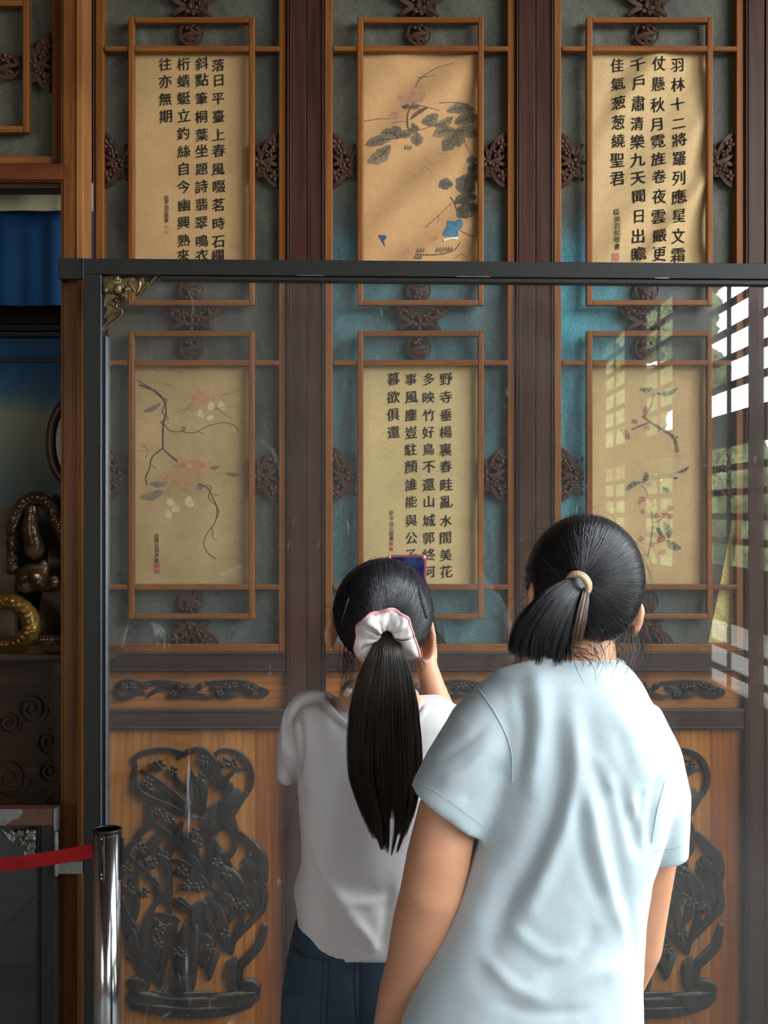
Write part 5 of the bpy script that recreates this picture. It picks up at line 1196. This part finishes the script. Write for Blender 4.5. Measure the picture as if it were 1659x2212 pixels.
WF = [([(1195, 1540), (1212, 1640), (1196, 1740), (1150, 1850), (1085, 1960), (1050, 2100)], 30, -.015), ([(1232, 1500), (1240, 1640), (1224, 1760), (1180, 1880), (1120, 2010)], 22, .011), ([(1272, 1560), (1308, 1740), (1338, 1900), (1362, 2010)], 20, -.007), ([(1268, 1660), (1290, 1800), (1322, 1930), (1370, 2060)], 20, .008),
      ([(1335, 1680), (1368, 1790), (1386, 1860)], 15, -.008), ([(1392, 1700), (1376, 1800)], 12, -.006), ([(1360, 1720), (1388, 1800)], 12, .005), ([(1150, 1440), (1170, 1540), (1160, 1640), (1140, 1740)], 22, .008), ([(1120, 1480), (1132, 1580), (1118, 1690)], 14, -.006), ([(1095, 1640), (1040, 1700), (990, 1740)], 15, -.005), ([(1080, 1590), (1010, 1660), (940, 1700)], 16, .005), ([(1060, 1560), (1000, 1610), (930, 1650)], 12, -.004),
      ([(1430, 1640), (1450, 1700), (1456, 1800)], 14, .004), ([(1420, 1660), (1408, 1760), (1404, 1850)], 10, -.007), ([(1300, 1480), (1360, 1600), (1400, 1700)], 34, .006), ([(1330, 1560), (1365, 1680)], 16, -.003), ([(1300, 1990), (1240, 2080), (1150, 2120)], 20, -.006), ([(1360, 2090), (1250, 2110), (1120, 2190)], 26, .006), ([(1040, 2060), (1110, 2130), (1190, 2160)], 16, .006), ([(1060, 2160), (1160, 2190), (1280, 2180)], 14, -.004), ([(1100, 2000), (1180, 2060), (1240, 2060)], 16, .004), ([(1355, 1940), (1372, 2060), (1386, 2160)], 12, -.005), ([(1280, 1620), (1330, 1720)], 16, .005), ([(1245, 1700), (1262, 1850), (1300, 1960)], 16, -.005)]
shirt = put('t_shirt', remesh(m, .0055, 7, drape(WF, .0021)), M['tee_blue'], wo)
prj = project([shirt])
SHF = prj
seam(wo, 'sleeve_seam', prj, [(1032, 1484), (1075, 1550), (1104, 1620), (1106, 1690)], .0010, M['seam'])
seam(wo, 'sleeve_seam', prj, [(1436, 1690), (1420, 1750), (1408, 1820)], .0009, M['seam'], 30)
seam(wo, 'hem_stitch', prj, [(897, 1686), (960, 1722), (1046, 1788)], .0006, M['seam'], 70, dash=True)
seam(wo, 'hem_stitch', prj, [(1412, 1838), (1450, 1834), (1480, 1824)], .0006, M['seam'], 50, dash=True)
m = MB(); ring = [P(1257 + 86 * math.cos(a), 1434 + 14 * math.sin(a) + 4 * math.cos(a), 2.135 - .062 * math.sin(a)) for a in np.linspace(0, 2 * math.pi, 49)]; m.tube(ring, .0075, 10, False); obj('collar', m, M['tee_blue'], wo, True)
# hair
tie = P(1258, 1256, 2.052)
rad = (.0965, .106, .110)
cap = hair_cap(wo, hc, rad, tie, M['hair'], 7500, Rw, face=.42, low=-.93, seed=3)
tail(wo, 'ponytail', [(1262, 1252, 2.052, 14), (1240, 1270, 2.025, 24), (1212, 1305, 2.005, 46), (1186, 1350, 2.0, 60), (1168, 1392, 2.005, 66), (1162, 1432, 2.012, 70)], M['hair'], 4600, 4, .00055, .45, 60, .16)
tail(wo, 'bleached_lock', [(1268, 1262, 2.045, 6), (1262, 1300, 2.0, 10), (1252, 1350, 1.985, 13), (1238, 1410, 1.99, 17)], M['hair_tip'], 110, 14, .0007, .4, 6, .2)
flyaways(cap, hc, rad, Rw, M['hair'], 150, 5, None, .10)
def wisps(root, starts, mat, seed, r0=.0004):
    g = np.random.default_rng(seed)
    for (x0, y0, d0, x1, y1, d1, cnt, spr) in starts:
        paths = []
        for _ in range(cnt):
            a = P(x0 + g.normal() * spr * .6, y0 + g.normal() * spr, d0); b = P(x1 + g.normal() * spr, y1 + g.normal() * spr * 2.2, d1 + g.normal() * .01); mid = (a + b) / 2 + np.array((g.normal() * .008 + .006, g.normal() * .006, 0)); paths.append(spline([a, mid, b], 12))
        put('loose_hair', strand_mesh(paths, r0 * (.6 + .8 * g.random(len(paths)))), mat, root)
wisps(cap, [(1372, 1320, 2.17, 1382, 1440, 2.16, 46, 10), (1360, 1350, 2.16, 1350, 1470, 2.08, 30, 9), (1330, 1380, 2.10, 1320, 1440, 2.05, 26, 14), (1380, 1370, 2.18, 1392, 1500, 2.17, 14, 6), (1280, 1390, 2.07, 1290, 1425, 2.05, 24, 14), (1240, 1405, 2.06, 1275, 1436, 2.04, 18, 10)], M['hair_brown'], 8)
m = MB(); ax = P(1222, 1292, 2.0) - P(1266, 1250, 2.06); ax /= np.linalg.norm(ax); uu = np.cross(ax, (0, 0, 1.)); uu /= np.linalg.norm(uu); vv = np.cross(ax, uu)
c0 = P(1250, 1262, 2.032)
m.tube([c0 + .0175 * math.cos(a) * uu + .0175 * math.sin(a) * vv for a in np.linspace(0, 2 * math.pi, 41)], .0052, 10, False); m.tube([c0 + ax * .004 + .0172 * math.cos(a) * uu + .0172 * math.sin(a) * vv for a in np.linspace(0, 2 * math.pi, 41)], .0042, 10, False)
obj('hair_tie', m, M['tie_rope'], wo, True)
m = MB()
for i in range(5): m.ell(P(1324, 1372 + i * 6, 2.135), (.0024,) * 3, 8, 6)
obj('earring', m, M['ink_white'], wo, True)

# ---- the girl in white, taking a photograph
d = 2.52
gi = thing('person', 'girl with a long ponytail and white scrunchie, white top and jeans, raising a phone', 'person', (X(815, d), d, 0))
m = MB(); hg = P(828, 1320, 2.53)
Rg, atg = head_parts(m, hg, .97, pitch=math.radians(4), roll=math.radians(7), ex=.096, ez=-.050)
m.tube([P(825, 1420, 2.53), P(820, 1480, 2.525), P(815, 1545, 2.52)], [.046, .046, .058], 20)
m.loft([(P(815, 1528, d), FX, UY, .06, .045), (P(812, 1575, d), FX, UY, .110, .062), (P(812, 1750, d), FX, UY, .125, .085), (P(805, 1930, d), FX, UY, .112, .08), (P(800, 2080, d), FX, UY, .135, .09), (P(797, 2200, d), FX, UY, .14, .095)], 28)
m.ell(P(820, 1514, 2.500), (S(90, 2.5), .069, S(52, 2.5)), 28, 16)
limb(m, [(700, 1580, 2.55, 34), (662, 1622, 2.65, 30), (672, 1665, 2.76, 36), (695, 1685, 2.82, 38)]); limb(m, [(690, 1690, 2.82, 40), (760, 1560, 2.83, 36), (815, 1430, 2.82, 29), (832, 1375, 2.81, 25)])
hand(m, P(836, 1362, 2.81), (.15, -.05, 1), (1, .2, -.1), (.1, .9, .1), .92, .3)
limb(m, [(945, 1570, 2.55, 36), (985, 1610, 2.64, 42), (972, 1590, 2.72, 38)]); limb(m, [(972, 1590, 2.72, 36), (952, 1535, 2.72, 31), (933, 1480, 2.74, 27), (921, 1435, 2.76, 23), (920, 1420, 2.765, 22)])
hand(m, P(921, 1416, 2.77), (-.30, .12, 1), (-1, .35, -.25), (-.3, 1, -.1), .92, .30)
for sx in (705, 890): m.tube([P(sx, 2170, d), (X(sx, d), d, .44), (X(sx, d), d - .02, .09)], [.075, .050, .036], 20)
for sx in (705, 890): m.ell((X(sx, d), d + .06, .04), (.038, .10, .036), 16, 10)
put('body', remesh(m, .0050, 5), M['skin_b'], gi)
eyes(gi, atg, .97, Rg)
# jeans
m = MB()
m.loft([(P(800, 1985, d), FX, (0, 1, .0), S(163, d), .112), (P(798, 2060, d), FX, UY, S(176, d), .122), (P(796, 2140, d), FX, UY, S(187, d), .130), (P(795, 2212, d), FX, UY, S(190, d), .132), (P(795, 2300, d), FX, UY, S(190, d), .130)], 48)
for sx in (700, 890): m.tube([P(sx, 2260, d), (X(sx, d), d, .5), (X(sx, d), d, .06)], [.092, .094, .098], 28)
JF = [([(790, 2075), (778, 2140), (782, 2240)], 7, -.004), ([(632, 2042), (655, 2064), (712, 2074)], 8, .004), ([(625, 2040), (650, 2052), (690, 2060)], 9, -.006), ([(640, 2130), (660, 2212)], 26, .006), ([(740, 2100), (730, 2212)], 24, .004)]
jeans = put('jeans', remesh(m, .0065, 6, drape(JF, .001)), M['denim'], gi)
for sx in (700, 890):
    mm = MB().ell((X(sx, d), d + .05, .045), (.048, .13, .045), 20, 12); obj('shoe', mm, M['white_cotton'], gi, True)
pj = project([jeans])
seam(gi, 'pocket_seam', pj, [(632, 2044), (655, 2066), (711, 2076)], .0016, M['stitch']); seam(gi, 'pocket_seam', pj, [(711, 2076), (708, 2140), (703, 2240)], .0014, M['stitch']); seam(gi, 'pocket_seam', pj, [(698, 2078), (695, 2140), (690, 2240)], .0008, M['stitch'])
seam(gi, 'yoke_seam', pj, [(768, 2078), (768, 2150), (776, 2240)], .0009, M['stitch']); seam(gi, 'yoke_seam', pj, [(780, 2078), (780, 2150), (788, 2240)], .0014, M['stitch'])
# top
m = MB(); secs = []
for py, xl, xr, hb, tl in ((1512, 738, 905, .045, 0), (1519, 690, 945, .060, 0), (1528, 650, 975, .072, 0), (1560, 632, 1000, .084, 0), (1620, 640, 1004, .094, 0), (1700, 642, 990, .100, 0), (1790, 650, 980, .104, 0), (1860, 650, 972, .108, .1), (1915, 634, 968, .116, .2), (1950, 640, 968, .120, .28), (1990, 644, 966, .122, .36)):
    secs.append((P((xl + xr) / 2, py, d), FX, (0, 1, tl), S((xr - xl) / 2, d), hb))
m.loft(secs, 48)
m.loft([(P(690, 1552, 2.53), FX, (0, .3, 1), S(62, d), .052), (P(656, 1558, 2.54), pxvec(1, -.35), (0, .5, 1), S(54, d), .058), (P(646, 1605, 2.58), pxvec(1, -.2), (0, .6, .8), S(48, 2.58), .055), (P(640, 1640, 2.63), FX, (0, .5, .9), S(43, 2.63), .050)], 32)
m.ell(P(622, 1664, 2.60), (S(25, 2.6), .035, S(34, 2.6)), 20, 14)
m.loft([(P(925, 1560, 2.53), FX, (0, .3, 1), S(58, d), .055), (P(968, 1585, 2.54), FX, (0, .5, 1), S(52, d), .055), (P(985, 1630, 2.60), FX, (0, .6, .8), S(50, 2.6), .055), (P(990, 1650, 2.66), FX, (0, .5, .9), S(46, 2.66), .05)], 32)
GF = [([(655, 1750), (690, 1870), (750, 1970), (800, 2045)], 18, .007), ([(660, 1800), (690, 1900), (740, 1990)], 10, -.004), ([(700, 1880), (780, 1920), (860, 1960)], 24, -.007), ([(720, 1950), (800, 1950), (850, 1935)], 12, .005), ([(640, 1520), (650, 1600), (642, 1690)], 8, -.006), ([(700, 1520), (720, 1620), (700, 1720)], 26, .006), ([(760, 1600), (740, 1720), (760, 1830)], 40, -.006), ([(770, 1990), (800, 2030), (812, 2060)], 10, .005), ([(840, 1900), (835, 1980), (825, 2060)], 12, -.005), ([(645, 1690), (660, 1740)], 10, -.004), ([(690, 1500), (700, 1540)], 8, -.003)]
top = put('t_shirt', remesh(m, .0055, 7, drape(GF, .0012)), M['tee_white'], gi)
pg = project([top])
cl_ = seam(gi, 'collar', pg, [(698, 1502), (708, 1524), (732, 1550), (762, 1568), (835, 1580), (885, 1566), (906, 1549), (920, 1530)], .0075, M['tee_white'], 50, -.001)
seam(gi, 'sleeve_seam', pg, [(622, 1512), (612, 1560), (612, 1630), (630, 1690)], .0008, M['tee_white'])
seam(gi, 'hem_stitch', pg, [(652, 1968), (690, 2010), (750, 2040), (825, 2052)], .0006, M['tee_white'], 90, dash=True)
m = MB(); m.tube(spline([P(775, 1508, 2.475), P(757, 1500, 2.47), P(745, 1494, 2.475)], 8), [.004, .010, .007, .010, .012, .008, .010, .004], 8); obj('ribbon_tie', m, plain('cream satin', (.72, .62, .45), .35), gi, True)
# hair, scrunchie, pins
radg = (.0955, .104, .101)
tieg = P(834, 1374, 2.428)
capg = hair_cap(gi, hg, radg, tieg, M['hair'], 7500, Rg, face=.42, low=-.90, seed=11)
tail(gi, 'ponytail', [(833, 1378, 2.405, 22), (836, 1410, 2.375, 38), (834, 1465, 2.365, 58), (831, 1530, 2.365, 73), (831, 1600, 2.37, 77), (834, 1670, 2.375, 74), (840, 1735, 2.38, 60), (842, 1795, 2.385, 44), (840, 1850, 2.39, 22)], M['hair_brown'], 6000, 12, .00058, .42, 46, .26)
flyaways(capg, hg, radg, Rg, M['hair'], 130, 13, None, .09)
wisps(capg, [(742, 1400, 2.50, 738, 1470, 2.47, 24, 10), (765, 1425, 2.47, 735, 1465, 2.46, 22, 10), (905, 1420, 2.46, 900, 1455, 2.45, 12, 6), (935, 1330, 2.54, 942, 1400, 2.55, 14, 5), (860, 1425, 2.44, 890, 1440, 2.44, 12, 8), (730, 1290, 2.52, 716, 1345, 2.53, 16, 5)], M['hair'], 15)
axg = np.array((0.0, -1.0, -.28)); axg /= np.linalg.norm(axg); ug = np.array((1.0, 0, 0)); vg = np.cross(ug, axg); vg *= np.sign(vg[2])
cg = P(836, 1372, 2.402)
_oa = np.radians([0, 45, 80, 110, 140, 180, 225, 265, 290, 325, 360]); _or = np.array([54, 60, 60, 58, 66, 66, 80, 46, 52, 84, 54.])
_fa = [(.3, .10), (.8, .16), (1.25, .09), (1.8, .18), (2.35, .12), (2.9, .15), (3.5, .10), (3.95, .16), (4.5, .12), (5.2, .17), (5.75, .12)]
def ruffle(t, s_):                                 # t around, s_ across the gathered cloth: a puffed ring with uneven creases
    a = 2 * math.pi * t; ro = S(float(np.interp(a, _oa, _or)), 2.40) * (1 + .03 * math.sin(9 * a + 1))
    b = 2 * math.pi * s_; ri = .011; mid_ = (ro + ri) / 2; w_ = (ro - ri) / 2
    cre = sum(math.exp(-((a + .35 * math.sin(b) - q) / wd) ** 2) * (.4 + .6 * (i % 2)) for i, (q, wd) in enumerate(_fa))
    puff = (.020 + .006 * math.sin(3 * a + .5)) * (1 - .55 * min(1, cre)) + .004 * noise.noise((math.cos(a) * 3, math.sin(a) * 3, math.cos(b) * 2))
    rad_ = mid_ + w_ * math.cos(b) * (1 + .05 * noise.noise((a * 2.2, 3, 1))); h = puff * math.sin(b) + .008 * noise.noise((a * 1.9, 0, 5)) * (1 + math.cos(b))
    return cg + (ug * math.cos(a) + vg * math.sin(a)) * rad_ + axg * (h + .006)
m = MB().grid(lambda t, s_: ruffle(t, s_), 220, 28); sc_ = obj('scrunchie', m, None, gi, True)
def dots():
    mt, t, b, N = nt('white cotton with pink spots')
    v = N('ShaderNodeTexVoronoi'); v.inputs['Scale'].default_value = 46; tc = N('ShaderNodeTexCoord'); t.links.new(tc.outputs['Object'], v.inputs['Vector'])
    r = ramp(N, [(.14, (.62, .30, .30)), (.24, (.74, .69, .66))]); t.links.new(v.outputs['Distance'], r.inputs['Fac']); t.links.new(r.outputs['Color'], b.inputs['Base Color']); b.inputs['Roughness'].default_value = .8; return mt
sc_.data.materials.append(dots())
m = MB().tube([ruffle(t, .02) for t in np.linspace(0, 1, 160)], .0034, 8, False); obj('pink_edging', m, M['pink_edge'], sc_, True)
ph = project([capg])
def on_head(pts, n, lift=.013): return [q for q in (ph(*p, lift) for p in spline(pts, n)) if q is not None]
m = MB(); wv = on_head([(903, 1262), (908, 1285), (914, 1310), (921, 1336)], 40)
m.tube([q + np.array((.0022 * math.sin(i * .9), 0, 0)) for i, q in enumerate(wv)], .0014, 6); m.tube([q + np.array((-.0022 * math.sin(i * .9), 0, 0)) for i, q in enumerate(wv)], .0014, 6); obj('hair_pin', m, plain('blue black pin', (.05, .07, .09), .25, .7), gi, True)
m = MB(); m.tube(on_head([(753, 1292), (745, 1320), (737, 1347)], 20), .0010, 6); obj('hair_pin', m, M['chip'], gi, True)

# ---- the phone she holds up
d = 2.86
ph_ = thing('smartphone', 'smartphone in a pink-edged case held up in front of the girl', 'smartphone', tuple(P(879, 1380, d)))
def rrect(x0, y0, x1, y1, r):
    pts = []
    for cx_, cy_, a0 in ((x1 - r, y0 + r, -90), (x1 - r, y1 - r, 0), (x0 + r, y1 - r, 90), (x0 + r, y0 + r, 180)):
        for a in np.linspace(a0, a0 + 90, 7): pts.append((cx_ + r * math.cos(math.radians(a)), cy_ + r * math.sin(math.radians(a))))
    return pts
obj('case', MB().poly(rrect(837, 1199, 921, 1376, 12), d - .001, .011), plain('rose metallic case', (.42, .12, .15), .25, .6), ph_, bevel=.0015)
def screenmat():
    mt, t, b, N = nt('lit phone screen')
    n = noisy(N, t, 22, (1, 1, 1), 3, .6, 1.0); r = ramp(N, [(.3, (.003, .003, .010)), (.5, (.015, .008, .055)), (.7, (.012, .05, .11))]); t.links.new(n.outputs['Fac'], r.inputs['Fac'])
    t.links.new(r.outputs['Color'], b.inputs['Base Color']); t.links.new(r.outputs['Color'], b.inputs['Emission Color']); b.inputs['Emission Strength'].default_value = .25; b.inputs['Roughness'].default_value = .1; return mt
obj('screen', MB().poly(rrect(842, 1204, 916, 1371, 9), d - .0018, .002), screenmat(), ph_)
m = MB()
for x, y in ((842, 1204), (916, 1204)): m.ell(P(x, y, d + .004), (S(5.5, d), .006, S(5.5, d)), 12, 8)
obj('case_corner', m, plain('clear pink bumper', (.55, .25, .28), .15), ph_, True)
obj('camera_bump', MB().poly(rrect(846, 1206, 874, 1240, 6), d + .0095, .0025), M['black_plastic'], ph_)
